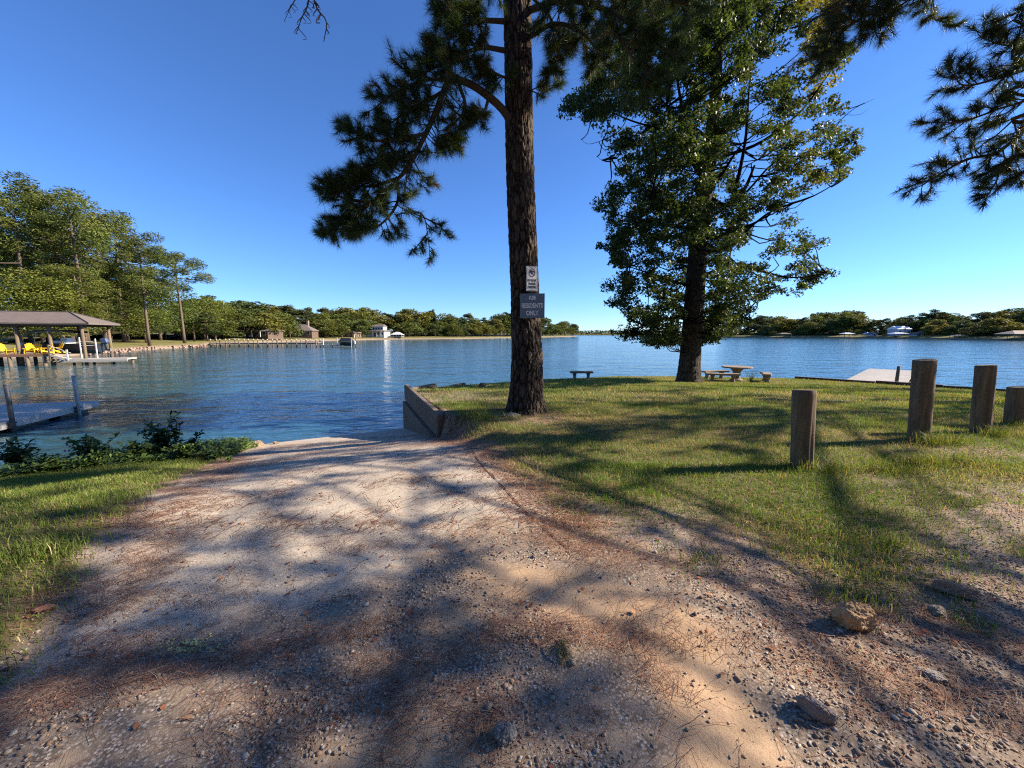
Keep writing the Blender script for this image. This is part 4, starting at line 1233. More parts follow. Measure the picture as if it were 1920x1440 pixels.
m.box((.0, -.0031, .115), (.10, .0006, .006)); m.add([(x * .012 - .01, -.0032, .104 + z * .014) for x, z in ring[::3]], [tuple(range(12))])
m.build('boat_trailer_symbol', M_ink, s2)
for k, w in enumerate(('NO BOAT', 'TRAILER', 'PARKING')):
    text_part(w, .062, .66, 0, -.035 - .066 * k, -.0028, M_ink, s2)
for z in (.225, -.222):
    m = MB(); m.tube([(0, -.006, z), (0, .002, z)], .007, 8); m.build('bolt', M_steel, s2)
bb = thing('sign_batten', 'short dark wood batten behind the two signs on the trunk', 'batten', at(1000, 560, 7.9))
m = MB(); m.bbox((.0, .02, .04), (.13, .03, .62), None, .004); m.build('board', M_timber, bb)

# ------------------------------------------------------------------ stone table and benches
def stone_bench(label, x, y, rz, length, curve=0.0):
    zb = float(zg(x, y)) + .0
    o = thing('stone_bench', label, 'bench', (x, y, zb), rz, 'cast stone benches on the lawn')
    m = MB(); n = 9; w = .19
    ins, outs = [], []
    for i in range(n):
        u = (i / (n - 1) - .5); xx = u * length; yy = -curve * (1 - (2 * u) ** 2)
        ins.append((xx, yy - w)); outs.append((xx, yy + w))
    poly = ins + outs[::-1]
    m.prism(poly, .385, .455)
    m.prism([(x_ * .985, y_ * .97) for x_, y_ in poly], .36, .386)
    m.build('seat', M_stone, o)
    for s_ in (-1, 1):
        m = MB()
        yy = -curve * (1 - .62 ** 2)
        m.lathe((s_ * length * .31, yy, -.08), [(.17, 0), (.175, .10), (.135, .16), (.115, .26), (.15, .36), (.185, .44)], 10, .62, .95)
        m.build('leg', M_stone, o)
    return o
stone_bench('straight stone bench on the lawn left of the sweetgum', 3.66, 20.2, R(3), 1.18)
stone_bench('curved stone bench left of the stone table, nearest the sweetgum', 10.72, 19.5, R(-14), 1.55, .12)
stone_bench('stone bench behind the stone table, mostly hidden', 11.35, 21.4, R(12), 1.5, -.12)
stone_bench('stone bench seen end-on right of the stone table', 13.25, 20.05, R(62), 1.35, .10)
tx, ty = 11.93, 20.35
o = thing('stone_table', 'round stone pedestal table on the lawn by the lake', 'table', (tx, ty, float(zg(tx, ty))))
MB().lathe((0, 0, 0), [(.70, .70), (.735, .72), (.735, .755), (.715, .775)], 28).build('tabletop', M_stone, o)
MB().lathe((0, 0, -.05), [(.30, 0), (.31, .12), (.20, .2), (.165, .36), (.19, .55), (.30, .68), (.36, .75)], 14).build('pedestal', M_stone, o)

# ------------------------------------------------------------------ floating dock on the left
fa, fb = Vector((-17.15, 15.75, 0)), Vector((-14.95, 8.6, 0))
u_ = (fb - fa).normalized(); w_dir = Vector((u_.y, -u_.x, 0))
rzd = math.atan2(u_.y, u_.x)
fd = thing('floating_dock', 'weathered grey floating dock on the left with two mooring pipes', 'dock', (fa.x, fa.y, 0), rzd)
Ld = (fb - fa).length; Wd = 3.4; sgn = -1.0      # local x along the dock towards the viewer, local -y outwards to the left
if (Matrix.Rotation(rzd, 3, 'Z') @ Vector((0, -1, 0))).x > 0: sgn = 1.0
pl = MB(); pl.bbox((0, 0, 0), (Wd, .136, .03), None, .004); plm = pl.mesh('plank')
plm.materials.append(M_plank)
nb = int(Ld / .145)
for i in range(nb):
    q = link('plank', plm, None, fd); q.location = (.07 + i * .145, sgn * Wd / 2, .345 + .002 * ((i * 7) % 3)); q.rotation_euler = (0, 0, R(90))
for yy, nm in ((-.02 * sgn, 'near_fascia'), (sgn * (Wd + .02), 'far_fascia')):
    m = MB(); m.bbox((Ld / 2, yy, .235), (Ld, .035, .22), None, .006); m.build('fascia_board', M_plank, fd)
m = MB(); m.bbox((-.02, sgn * Wd / 2, .235), (.035, Wd, .22), None, .006); m.build('end_board', M_plank, fd)
for k in range(4):
    m = MB(); m.bbox((.9 + k * 1.9, sgn * Wd / 2, .06), (1.4, Wd - .5, .26), None, .03); m.build('float', M_blackp, fd)
def pipe(px, ytop, Y, X, mat, mat2, label):
    p = thing('mooring_pipe', label, 'pipe', (X, Y, -1.2))
    zt = at(px, ytop, Y).z + 1.2
    MB().tube([(0, 0, 0), (0, 0, zt - .45), (0, 0, zt)], [.062, .062, .062], 14).build('pipe', mat, p, True)
    MB().lathe((0, 0, zt - .003), [(.066, 0), (.066, .03), (.05, .045)], 14).build('cap', mat2, p, True)
    m = MB(); m.bbox((-.10, 0, 1.5), (.26, .2, .06), None, .01); m.bbox((-.10, 0, 1.36), (.26, .2, .05), None, .01); m.build('bracket', M_blackp, p)
e = fa.lerp(fb, .17) - w_dir * .0
pipe(156, 706, e.y, e.x + .13, M_steel, M_steel, 'pale mooring pipe near the outer corner of the floating dock')
e = fa.lerp(fb, .53)
pipe(33, 723, e.y, e.x + .13, M_navy, M_navy, 'dark mooring pipe halfway along the floating dock')

# ------------------------------------------------------------------ plank dock on the right
da, db = Vector((20.0, 21.1, 0)), Vector((28.6, 28.9, 0))
rzr = math.atan2(db.y - da.y, db.x - da.x); Lr = (db - da).length; Wr = 2.5
rdk = thing('plank_dock', 'weathered plank dock running out from the seawall behind the posts', 'dock', (da.x, da.y, 0), rzr)
pl = MB(); pl.bbox((0, 0, 0), (Wr, .15, .035), None, .005); plm = pl.mesh('plank'); plm.materials.append(M_plank)
for i in range(int(Lr / .158)):
    q = link('plank', plm, None, rdk); q.location = (i * .158, 0, .42 + .003 * ((i * 5) % 4)); q.rotation_euler = (0, 0, R(90 + .5 * ((i * 13) % 5 - 2)))
for s_ in (-1, 1):
    m = MB(); m.box((Lr / 2, s_ * (Wr / 2 - .12), .30), (Lr, .06, .2)); m.build('stringer', M_timber, rdk)
    for k in range(4):
        m = MB(); m.tube([(.6 + k * 3.2, s_ * (Wr / 2 - .05), -1.5), (.6 + k * 3.2, s_ * (Wr / 2 - .05), .28)], .1, 10); m.build('piling', M_piling, rdk, True)
p = at(1680, 722, 20.6)
o = thing('mooring_post', 'thin timber post at the shore end of the plank dock', 'post', (p.x, 20.6, .1))
MB().tube([(0, 0, -.3), (.01, 0, .6), (.03, 0, 1.28)], [.085, .08, .075], 12).build('shaft', M_piling, o, True)

# ------------------------------------------------------------------ boathouse across the cove
BO = Vector((-43.16, 39.5, 0)); BR = math.atan2(.34, .94)
bh = thing('boathouse', 'open boathouse with grey-brown hip roof and wooden deck across the cove', 'boathouse', BO, BR)
m = MB(); x0, x1, y0, y1, ze, zr = -17, .35, -.35, 4.95, 4.18, 5.35; ym = (y0 + y1) / 2; xr = -2.4
m.add([(x0, y0, ze), (x1, y0, ze), (x1, y1, ze), (x0, y1, ze), (x0 + 2.6, ym, zr), (xr, ym, zr), (x0, y0, ze - .14), (x1, y0, ze - .14), (x1, y1, ze - .14), (x0, y1, ze - .14)],
      [(0, 1, 5, 4), (1, 2, 5), (2, 3, 4, 5), (3, 0, 4), (6, 7, 1, 0), (7, 8, 2, 1), (8, 9, 3, 2), (9, 6, 0, 3), (9, 8, 7, 6)])
rf = m.build('roof', M_shingle, bh)
m = MB(); m.tube([(x1, y0, ze + .02), (xr, ym, zr + .03)], .05, 5); m.tube([(x1, y1, ze + .02), (xr, ym, zr + .03)], .05, 5); m.tube([(x0 + 2.6, ym, zr + .03), (xr, ym, zr + .03)], .05, 5); m.build('ridge_cap', M_darkroof, rf)
for yy in (.15, 4.4):
    for xx in (-.5, -3.0, -5.4, -7.9, -10.4):
        m = MB(); lean = .05 if xx > -6 else 0
        m.tube([(xx, yy, -1.5), (xx + .02, yy, 1.2), (xx, yy, 4.1)], [.15, .145, .13], 10); m.build('post', M_piling, bh, True)
for yy in (.15, 4.4):
    m = MB(); m.box((-8.3, yy, 3.97), (16.4, .14, .24)); m.build('beam', M_timber, bh)
pl = MB(); pl.box((0, 0, 0), (.9, .14, .04)); 
plm = MB().bbox((0, 0, 0), (.138, 1.75, .04), None, .004).mesh('deck_board'); plm.materials.append(M_deckwood)
for i in range(84):
    q = link('deck_board', plm, None, bh); q.location = (-2.75 - i * .143, .05, 1.13)
m = MB(); m.box((-8.6, -.83, 1.0), (12.1, .05, .22)); m.build('deck_rim', M_deckwood, bh)
for k in range(9):
    m = MB(); xx = -3.1 - k * 1.25
    m.tube([(xx, -.72, -1.5), (xx, -.72, 1.0)], .14, 9); m.build('piling', M_piling, bh, True)
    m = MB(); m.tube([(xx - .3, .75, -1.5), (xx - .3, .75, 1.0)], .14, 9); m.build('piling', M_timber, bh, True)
m = MB(); m.bbox((.35, .45, .52), (5.5, 1.7, .14), None, .01); m.build('swim_platform', M_plank, bh)
m = MB(); m.bbox((.35, -.42, .36), (5.5, .05, .24), None, .01); m.build('platform_skirt', M_plank, bh)
for k in range(4):
    m = MB(); m.tube([(-2.0 + k * 1.6, 1.15, -1.5), (-2.0 + k * 1.6, 1.15, .5)], .11, 8); m.build('piling', M_piling, bh, True)
m = MB(); m.box((.2, 1.6, 1.0), (1.3, .5, .06)); m.build('side_shelf', M_timber, bh)
for k in range(4):
    m = MB(); m.box((-2.55 + .30 * k, -.45, 1.02 - .13 * k), (.28, .85, .05)); m.build('stair_tread', M_plank, bh)
m = MB(); m.box((-2.0, -.9, .78), (1.45, .05, .2), Euler((0, R(24), 0))); m.build('stair_stringer', M_plank, bh)
for xx, yy, zt in ((-2.6, -.9, 2.05), (-1.3, -.9, 1.55), (-1.25, 1.0, 2.75), (.0, 1.0, 2.6)):
    m = MB(); m.box((xx, yy, (zt + .5) / 2), (.11 if zt < 2.5 else .07, .11, zt - .5)); m.build('rail_post', M_white if zt > 2.2 or xx > -2 else M_piling, bh)
m = MB(); m.tube([(-2.6, -.9, 2.0), (-1.0, -.9, 1.2)], .035, 6); m.build('hand_rail', M_plank, bh)
m = MB(); m.tube([(-1.25, 1.0, 2.3), (.0, 1.0, 2.3)], .03, 6); m.tube([(-1.25, 1.0, 1.9), (.0, 1.0, 1.9)], .03, 6); m.build('hand_rail', M_white, bh)

# boat on the lift inside it
def loc2w(x, y, z): return BO + Matrix.Rotation(BR, 3, 'Z') @ Vector((x, y, z))
bt = thing('motor_boat', 'dark motor boat with black top hanging in the boathouse slip', 'boat', loc2w(-3.6, 2.6, 1.0), BR)
def hull(L, W, Hh, mat, parent, name='hull', bow=-1):
    m = MB(); n = 11; V, F = [], []
    for i in range(n):
        u = i / (n - 1); x = (u - .5) * L * bow
        w = W / 2 * (1 - max(0, (u - .55) / .45) ** 2.2 * .97); sh = Hh * (1 + .18 * u * u); k = Hh * .34 * max(0, (u - .6) / .4) ** 1.5
        V += [(x, 0, k), (x, w * .8, Hh * .38 + k * .6), (x, w, sh), (x, w * .88, sh + .02), (x, -w * .88, sh + .02), (x, -w, sh), (x, -w * .8, Hh * .38 + k * .6)]
    for i in range(n - 1):
        for j in range(7):
            a, b = i * 7 + j, i * 7 + (j + 1) % 7
            F.append((a, b, b + 7, a + 7))
    F.append(tuple(range(7))); F.append(tuple((n - 1) * 7 + j for j in range(6, -1, -1)))
    m.add(V, F); return m.build(name, mat, parent)
hull(6.4, 2.2, 1.05, M_blackp, bt)
m = MB(); m.box((.2, 0, 1.25), (1.2, 1.5, .3)); m.box((.5, 0, 1.5), (.5, .9, .35)); m.build('seats', M_white, bt)
m = MB(); m.add([(-.9, -.8, 1.15), (-.9, .8, 1.15), (-.5, .75, 1.65), (-.5, -.75, 1.65)], [(0, 1, 2, 3)]); m.build('windshield', M_glass, bt)
m = MB(); n = 7
top = [(-1.9 + i * .6, s_, 2.35 + .18 * math.sin(math.pi * i / 6)) for i in range(n) for s_ in (-1.05, 1.05)]
m.add(top + [(x, y, z - .16) for x, y, z in top], [(2 * i, 2 * i + 1, 2 * i + 3, 2 * i + 2) for i in range(n - 1)] + [(2 * n + 2 * i, 2 * n + 2 * i + 2, 2 * n + 2 * i + 3, 2 * n + 2 * i + 1) for i in range(n - 1)] + [(2 * i, 2 * i + 2, 2 * n + 2 * i + 2, 2 * n + 2 * i) for i in range(n - 1)] + [(2 * i + 1, 2 * n + 2 * i + 1, 2 * n + 2 * i + 3, 2 * i + 3) for i in range(n - 1)])
m.build('bimini_top', M_blackp, bt)
m = MB()
for s_ in (-1.03, 1.03):
    for x in (-1.5, .9): m.tube([(x, s_, 1.0), (x + (.3 if x < 0 else -.3), s_, 2.3)], .025, 6)
m.build('top_frame', M_steel, bt)
eng = MB(); eng.bbox((3.55, 0, 1.35), (.62, .48, .62), Euler((0, R(-12), 0)), .12); eg = eng.build('outboard_engine', mat_simple('engine_blue', (.05, .075, .14), .35, .1, 3, .5), bt)
m = MB(); m.bbox((3.62, 0, .78), (.2, .16, .7), Euler((0, R(-10), 0)), .03); m.bbox((3.72, 0, .38), (.42, .12, .14), None, .03); m.build('lower_unit', M_blackp, eg)
m = MB()
for k in range(3): m.box((3.98, .1 * math.cos(2.1 * k), .38 + .1 * math.sin(2.1 * k)), (.03, .16, .07), Euler((2.1 * k, .4, 0)))
m.build('propeller', M_steel, eg)

# yellow adirondack chairs on its deck
def adirondack(label, x, y, rz):
    p = loc2w(x, y, 1.15)
    o = thing('adirondack_chair', label, 'chair', p, rz, 'yellow chairs on the boathouse deck')
    m = MB()
    for k in range(5): m.box((0, -.24 + .115 * k, .36 - .035 * k), (.52, .10, .022), Euler((R(-16), 0, 0)))
    m.build('seat', M_yellow, o)
    for k in range(5):
        m = MB(); a = (k - 2)
        m.box((a * .105, .42, .66 - .02 * abs(a)), (.095, .022, .86 - .05 * a * a), Euler((R(-24), R(3 * a), 0))); m.build('back_slat', M_yellow, o)
    for s_ in (-1, 1):
        m = MB(); m.box((s_ * .35, -.02, .56), (.13, .72, .025)); m.build('arm_rest', M_yellow, o)
        m = MB(); m.box((s_ * .3, -.3, .28), (.03, .09, .56)); m.build('leg', M_yellow, o)
        m = MB(); m.box((s_ * .3, .12, .2), (.03, .95, .11), Euler((R(-15), 0, 0))); m.build('leg', M_yellow, o)
    return o
for lb, px, rz in [('yellow deck chair standing apart at the left end', 15, R(70)), ('yellow deck chair left of the cluster of three', 57, R(28)), ('yellow deck chair in the middle of the cluster', 70, R(35)), ('yellow deck chair at the right of the cluster', 84, R(-40))]:
    # position along the deck that falls in that photo column
    best = min((abs(960 + 722 * loc2w(x / 20, -.25, 0).x / loc2w(x / 20, -.25, 0).y - px), x / 20) for x in range(-200, -40))[1]
    adirondack(lb, best, -.22 if px != 70 else .1, rz + BR)
adirondack('orange-yellow deck chair half hidden by the boathouse stairs', -2.95, .55, R(-30) + BR)

# ------------------------------------------------------------------ long pier
pa, pb = Vector((-73.0, 94.0, 0)), Vector((-45.5, 91.6, 0))
rzp = math.atan2(pb.y - pa.y, pb.x - pa.x); Lp = (pb - pa).length
pier = thing('pier', 'long grey pier on posts crossing the cove mouth', 'pier', pa, rzp)
m = MB(); m.box((Lp / 2, 0, .98), (Lp, 1.5, .08)); m.build('deck', M_plank, pier)
m = MB(); m.box((Lp / 2, -.7, .86), (Lp, .07, .2)); m.box((Lp / 2, .7, .86), (Lp, .07, .2)); m.build('stringer', M_timber, pier)
for k in range(12):
    for s_ in (-1, 1):
        m = MB(); m.tube([(.6 + k * 2.42, s_ * .85, -1.5), (.6 + k * 2.42, s_ * .85, 1.75)], .13, 8); m.build('post', M_piling if (k + s_) % 3 else M_timber, pier, True)
        m = MB(); m.lathe((.6 + k * 2.42, s_ * .85, 1.75), [(.15, 0), (.15, .06), (.02, .16)], 8); m.build('post_cap', M_white, pier)
m = MB(); m.box((Lp + 2.6, 0, .42), (5.4, 1.8, .16)); m.build('end_platform', M_plank, pier)
for k in range(3):
    m = MB(); m.tube([(Lp + .4 + 2.2 * k, .8, -1.5), (Lp + .4 + 2.2 * k, .8, .9 if k else 2.0)], .12, 8); m.build('end_post', M_white if k == 0 else M_piling, pier)
lift = thing('boat_lift', 'dark boat under a cover on the lift at the pier end', 'boat', pa + Matrix.Rotation(rzp, 3, 'Z') @ Vector((Lp + 6.6, 0, .3)), rzp)
hull(3.4, 1.8, .8, M_blackp, lift)
m = MB(); m.add([(-1.6, -.9, 1.0), (1.6, -.9, 1.0), (1.6, .9, 1.0), (-1.6, .9, 1.0), (-1.2, 0, 1.9), (1.2, 0, 1.8)], [(0, 1, 5, 4), (1, 2, 5), (2, 3, 4, 5), (3, 0, 4), (3, 2, 1, 0)]); m.build('cover', M_blackp, lift)
for x in (-1.7, 1.7):
    for s_ in (-1, 1):
        m = MB(); m.tube([(x, s_, -1.6), (x, s_, 2.0)], .07, 7); m.build('lift_post', M_steel if s_ < 0 else M_timber, lift)
m = MB(); m.bbox((1.95, 0, .8), (.5, .4, .8), None, .1); m.build('outboard_engine', M_white, lift)

# ------------------------------------------------------------------ houses
def house(label, px, Y, w, d, hw, hr, wall, roof, rz=0.0, kind='gable', zb=1.6, wins=4, storeys=1, porch=False, chimney=False, name='house', cat='house'):
    X = (px - 960) / 722 * Y
    o = thing(name, label, cat, (X, Y, zb), rz)
    m = MB(); m.box((0, 0, hw / 2 - .5), (w, d, hw + 1.0)); m.build('wall', wall, o)
    e = .45
    m = MB(); a, b = w / 2 + e, d / 2 + e
    k = 0 if kind == 'gable' else min(b, a) * .9
    if kind == 'front':                                            # gable faces the lake
        m.add([(-a, -b, hw), (a, -b, hw), (a, b, hw), (-a, b, hw), (0, -b, hw + hr), (0, b, hw + hr), (-a, -b, hw - .18), (a, -b, hw - .18), (a, b, hw - .18), (-a, b, hw - .18)], [(0, 4, 5, 3), (1, 2, 5, 4), (0, 6, 7, 1), (1, 7, 8, 2), (2, 8, 9, 3), (3, 9, 6, 0), (6, 9, 8, 7)])
        rf = m.build('roof', roof, o)
        m = MB(); m.add([(-w / 2, -d / 2, hw), (w / 2, -d / 2, hw), (0, -d / 2, hw + hr * .92)], [(0, 1, 2)]); m.add([(-w / 2, d / 2, hw), (w / 2, d / 2, hw), (0, d / 2, hw + hr * .92)], [(0, 2, 1)]); m.build('gable_wall', wall, o)
    else:
        m.add([(-a, -b, hw), (a, -b, hw), (a, b, hw), (-a, b, hw), (-a + k, 0, hw + hr), (a - k, 0, hw + hr), (-a, -b, hw - .18), (a, -b, hw - .18), (a, b, hw - .18), (-a, b, hw - .18)], [(0, 1, 5, 4), (1, 2, 5), (2, 3, 4, 5), (3, 0, 4), (0, 6, 7, 1), (1, 7, 8, 2), (2, 8, 9, 3), (3, 9, 6, 0), (6, 9, 8, 7)])
        rf = m.build('roof', roof, o)
    if chimney:
        m = MB(); m.box((w * .3, 0, hw + hr * .8), (.8, .8, hr + 1.2)); m.build('chimney', M_brick, rf)
    for s_ in range(storeys):
        for i in range(wins):
            x = (i + .5) / wins * w - w / 2; z = hw * (s_ + .55) / storeys
            if i == wins // 2 and s_ == 0:
                m = MB(); m.box((x, -d / 2 - .03, 1.05), (1.0, .08, 2.1)); m.build('door', M_brownwall if wall is not M_brownwall else M_white, o); continue
            m = MB(); m.box((x, -d / 2 - .04, z), (1.25, .06, 1.35)); wn_ = m.build('window', M_white, o)
            m = MB(); m.box((x, -d / 2 - .08, z), (1.05, .05, 1.15)); m.build('pane', M_glass, wn_)
    if porch:
        m = MB(); m.box((0, -d / 2 - 1.5, hw - .1), (w * .95, 3.0, .14)); m.build('porch_roof', roof, o)
        for i in range(5):
            m = MB(); m.box(((i / 4 - .5) * w * .9, -d / 2 - 2.8, hw / 2), (.18, .18, hw)); m.build('porch_post', M_white, o)
    return o
house('long low lake house with grey-brown roof left of the dark gabled house', 488, 150, 15, 8, 2.3, 2.4, M_brownwall, M_shingle, R(-8), 'hip', 2.0, 5, porch=True)
house('brown-roofed cottage wing half hidden at the far left of the cove shore', 440, 146, 9, 6, 2.4, 2.0, M_brownwall, M_tanroof, R(20), 'hip', 2.0, 4)
house('dark gabled lake house with chimney in the cove shore trees', 563, 175, 14, 9, 2.3, 3.0, M_brownwall, M_shingle, R(10), 'hip', 2.2, 5, chimney=True)
house('beige cottage with gable end right of the pier end', 663, 206, 6.5, 6, 2.0, 1.9, M_brick, M_tanroof, R(-15), 'front', 1.5, 2, name='cottage')
wh = house('white two-storey house with grey roof on the cove shore', 711, 217, 10.5, 8, 3.0, 1.4, M_white, M_shingle, R(-6), 'hip', 1.6, 5, porch=True)
m = MB(); m.box((.9, .4, 4.4), (6.2, 5, 2.2)); m.build('upper_wall', M_white, wh)
m = MB(); m.add([(-2.6, -2.5, 5.5), (4.4, -2.5, 5.5), (4.4, 3.3, 5.5), (-2.6, 3.3, 5.5), (-1.6, .4, 6.8), (3.4, .4, 6.8)], [(0, 1, 5, 4), (1, 2, 5), (2, 3, 4, 5), (3, 0, 4), (3, 2, 1, 0)]); m.build('upper_roof', M_shingle, wh)
for i in range(4):
    m = MB(); m.box((-1.4 + i * 1.5, -2.14, 4.5), (1.1, .06, 1.2)); u2 = m.build('window', M_white, wh)
    m = MB(); m.box((-1.4 + i * 1.5, -2.18, 4.5), (.9, .05, 1.0)); m.build('pane', M_glass, u2)
def canopy(label, px, Y, w, d, hp, hr, roof, zb, name='canopy', cat='canopy', posts=M_white):
    X = (px - 960) / 722 * Y
    o = thing(name, label, cat, (X, Y, zb))
    a, b = w / 2, d / 2; k = max(0, a - b)
    m = MB(); m.add([(-a, -b, hp), (a, -b, hp), (a, b, hp), (-a, b, hp), (-k, 0, hp + hr), (k + .01, 0, hp + hr), (-a, -b, hp - .15), (a, -b, hp - .15), (a, b, hp - .15), (-a, b, hp - .15)], [(0, 1, 5, 4), (1, 2, 5), (2, 3, 4, 5), (3, 0, 4), (0, 6, 7, 1), (1, 7, 8, 2), (2, 8, 9, 3), (3, 9, 6, 0), (6, 9, 8, 7)])
    m.build('roof', roof, o)
    for x in (-.92 * a, 0, .92 * a):
        for y in (-.9 * b, .9 * b):
            m = MB(); m.tube([(x, y, -2.2), (x, y, hp)], .11, 6); m.build('post', posts, o)
    m = MB(); m.box((0, 0, .1), (w * .95, d * .9, .18)); m.build('deck', M_plank, o)
    return o
canopy('small white canopy tent right of the white two-storey house', 747, 219, 6.5, 5, 1.3, 1.5, M_white, 1.4)
house('small dark-roofed house among trees left of the signed trunk', 830, 262, 9, 7, 2.2, 1.9, M_brownwall, M_darkroof, R(12), 'hip', 2.0, 3, name='cottage')
canopy('low dock shed with green-grey roof on the right shore', 1466, 300, 9, 5, 2.4, 1.0, M_shingle, .6, 'boat_shed', 'boat shed', M_piling)
canopy('white-roofed boathouse at the waterline on the right shore', 1583, 268, 7.5, 5, 2.6, .8, M_metalroof, .6, 'boathouse', 'boathouse', M_piling)
house('dark-roofed house above the white-roofed boathouse on the right shore', 1603, 298, 11, 8, 2.8, 2.6, M_brownwall, M_darkroof, R(5), 'gable', 3.0, 4)
canopy('small white gabled shelter right of the dark-roofed house', 1621, 268, 4.5, 4, 2.0, 1.2, M_metalroof, 1.0, 'shelter', 'shelter', M_piling)
house('small grey gabled shed at the waterline left of the white-roofed lake house', 1630, 262, 3.8, 4, 2.2, 1.4, M_greywall, M_shingle, 0, 'front', .8, 1, name='shed', cat='shed')
lh = house('white-roofed lake house standing tall on the right shore', 1679, 256, 8.5, 7, 4.2, 2.0, M_greywall, M_metalroof, R(0), 'gable', 2.0, 3)
canopy('white-roofed boat shelter in front of the white-roofed lake house', 1678, 248, 9.5, 5, 2.6, .7, M_metalroof, .7, 'boathouse', 'boathouse', M_piling)
house('left one of the twin grey sheds on the right shore', 1711, 243, 3.2, 4, 2.0, 1.2, M_greywall, M_shingle, 0, 'front', .9, 1, name='shed', cat='shed')
house('right one of the twin grey sheds on the right shore', 1722, 242, 3.8, 4, 2.3, 1.4, M_greywall, M_shingle, 0, 'front', .9, 1, name='shed', cat='shed')
canopy('tan hip-roofed pavilion at the waterline near the right edge', 1900, 186, 13, 8, 2.5, 1.6, M_tanroof, .6, 'pavilion', 'pavilion', M_piling)
canopy('tan-roofed dock shelter left of the hip-roofed pavilion', 1790, 212, 6, 4, 1.7, .5, M_tanroof, .6, 'boat_shed', 'boat shed', M_piling)

# stones along the left bank
rs = np.random.default_rng(12)
m = MB()
bank_line = resample([(-61.5, 55), (-66, 64.5), (-71.4, 73.5), (-74.4, 83), (-73.4, 94.4)], .55)
for k, p in enumerate(bank_line):
    for q in range(2):
        s_ = rs.uniform(.2, .42)
        m.box((p[0] + rs.normal() * .25 + .2, p[1] + rs.normal() * .25, .1 + q * .3 + rs.normal() * .06), (s_ * 1.3, s_, s_ * .8), Euler(tuple(rs.uniform(-.5, .5, 3))), .75)
o = thing('stone_bank', 'pinkish stone edging along the left bank under the pines', 'stone bank', (-66, 65, 0))
st = m.build('stones', mat_simple('pink_stone', (.30, .205, .155), .9, .45, 1.5), o, False, True); st['kind'] = 'stuff'
# ------------------------------------------------------------------ rocks
import bmesh
def rock(name, label, x, y, size, rz, cols, seed, sink=.25, tilt=(0, 0), cat='rock', sharp=2.2):
    bm = bmesh.new(); bmesh.ops.create_icosphere(bm, subdivisions=5, radius=1.0)
    P_ = np.array([v.co[:] for v in bm.verts])
    rd = np.random.default_rng(seed)
    for k in range(6):                                              # chop with random planes for facets
        d = rd.normal(size=3); d /= np.linalg.norm(d); lim = rd.uniform(.6, .9)
        q = P_ @ d; P_ = P_ - np.outer(np.maximum(q - lim, 0), d) * .92
    nn = fbm(P_[:, 0] * sharp, P_[:, 1] * sharp, P_[:, 2] * sharp, seed=seed, oct=5) - .5
    n2 = fbm(P_[:, 0] * 7, P_[:, 1] * 7, P_[:, 2] * 7, seed=seed + 3, oct=4) - .5
    size = tuple(q * (.76 if max(size) < .3 else 1) for q in size)
    P_ = P_ * (1 + nn * .45 + n2 * .34 + (fbm(P_[:, 0] * 16, P_[:, 1] * 16, P_[:, 2] * 16, seed=seed + 6, oct=3) - .5) * .14)[:, None] * np.array(size) / 2
    for v, p in zip(bm.verts, P_): v.co = p
    me = bpy.data.meshes.new(name); bm.to_mesh(me); bm.free()
    t = NT(name + '_stone'); v = t.coord('Object')
    k = 6 / max(size)
    c = t.mix(t.ramp(t.noise(v, k * .5, 5, .6), [(.3, 0.0), (.7, 1.0)]), cols[0], cols[1])
    c = t.mix(t.ramp(t.noise(v, k * 3, 5, .7), [(.5, 0.0), (.75, .6)]), c, cols[2])
    t.pbr(c, .92, t.bump(t.noise(v, k * 6, 6, .7), .6, .006), .15)
    o = link(name, me, t.m)
    o.location = (x, y, float(zg(x, y, True)) + size[2] * (.5 - sink)); o.rotation_euler = (tilt[0], tilt[1], rz)
    return tag(o, label, cat)
rock('rock', 'pitted tan rock at the grass edge on the right', 1.87, 1.92, (.25, .17, .23), R(-20), ((.42, .26, .13), (.56, .38, .22), (.22, .14, .08)), 3, .18, (.25, -.3))
rock('rock', 'round grey stone ringed by pine needles at bottom centre', -.03, 1.325, (.125, .105, .125), R(20), ((.20, .175, .15), (.36, .33, .29), (.11, .095, .08)), 8, .3)
rock('rock', 'wedge of pinkish grey rock in the gravel at lower right', 1.285, 1.435, (.19, .10, .13), R(-28), ((.24, .19, .165), (.36, .29, .25), (.13, .105, .09)), 15, .25, (.3, .1), 'rock', 1.5)
rock('rock', 'flat reddish rock in the grass near the right edge', 2.74, 2.20, (.26, .12, .14), R(-30), ((.34, .20, .13), (.44, .30, .22), (.22, .16, .12)), 21, .3, (.25, .1), 'rock', 1.5)
rock('rock', 'small tan stone below the flat reddish rock', 2.45, 2.03, (.14, .10, .09), R(10), ((.30, .23, .16), (.40, .32, .24), (.2, .15, .11)), 33, .3)
rock('rock', 'flat pale stone half buried in the gravel on the right', 1.98, 1.62, (.17, .10, .05), R(-25), ((.32, .27, .22), (.45, .39, .33), (.2, .16, .13)), 38, .45)
rock('rock', 'red-brown stone in the turf at the left edge', -2.74, 2.06, (.17, .07, .05), R(15), ((.30, .13, .08), (.40, .20, .13), (.2, .1, .07)), 44, .2)
for k, (x, y, s_) in enumerate([(-6.55, 9.55, .42), (-6.95, 9.0, .36), (-6.35, 10.05, .28), (-6.75, 9.35, .24)]):
    rock('rock', ['tan boulder on the waterline at the ramp corner', 'dark boulder on the waterline left of the tan one', 'small flat stone at the wet edge of the ramp', 'small dark stone between the two ramp boulders'][k], x, y, (s_, s_ * .75, s_ * .55), k * 1.1, ((.22, .16, .11), (.34, .26, .18), (.12, .09, .07)), 50 + k, .35)
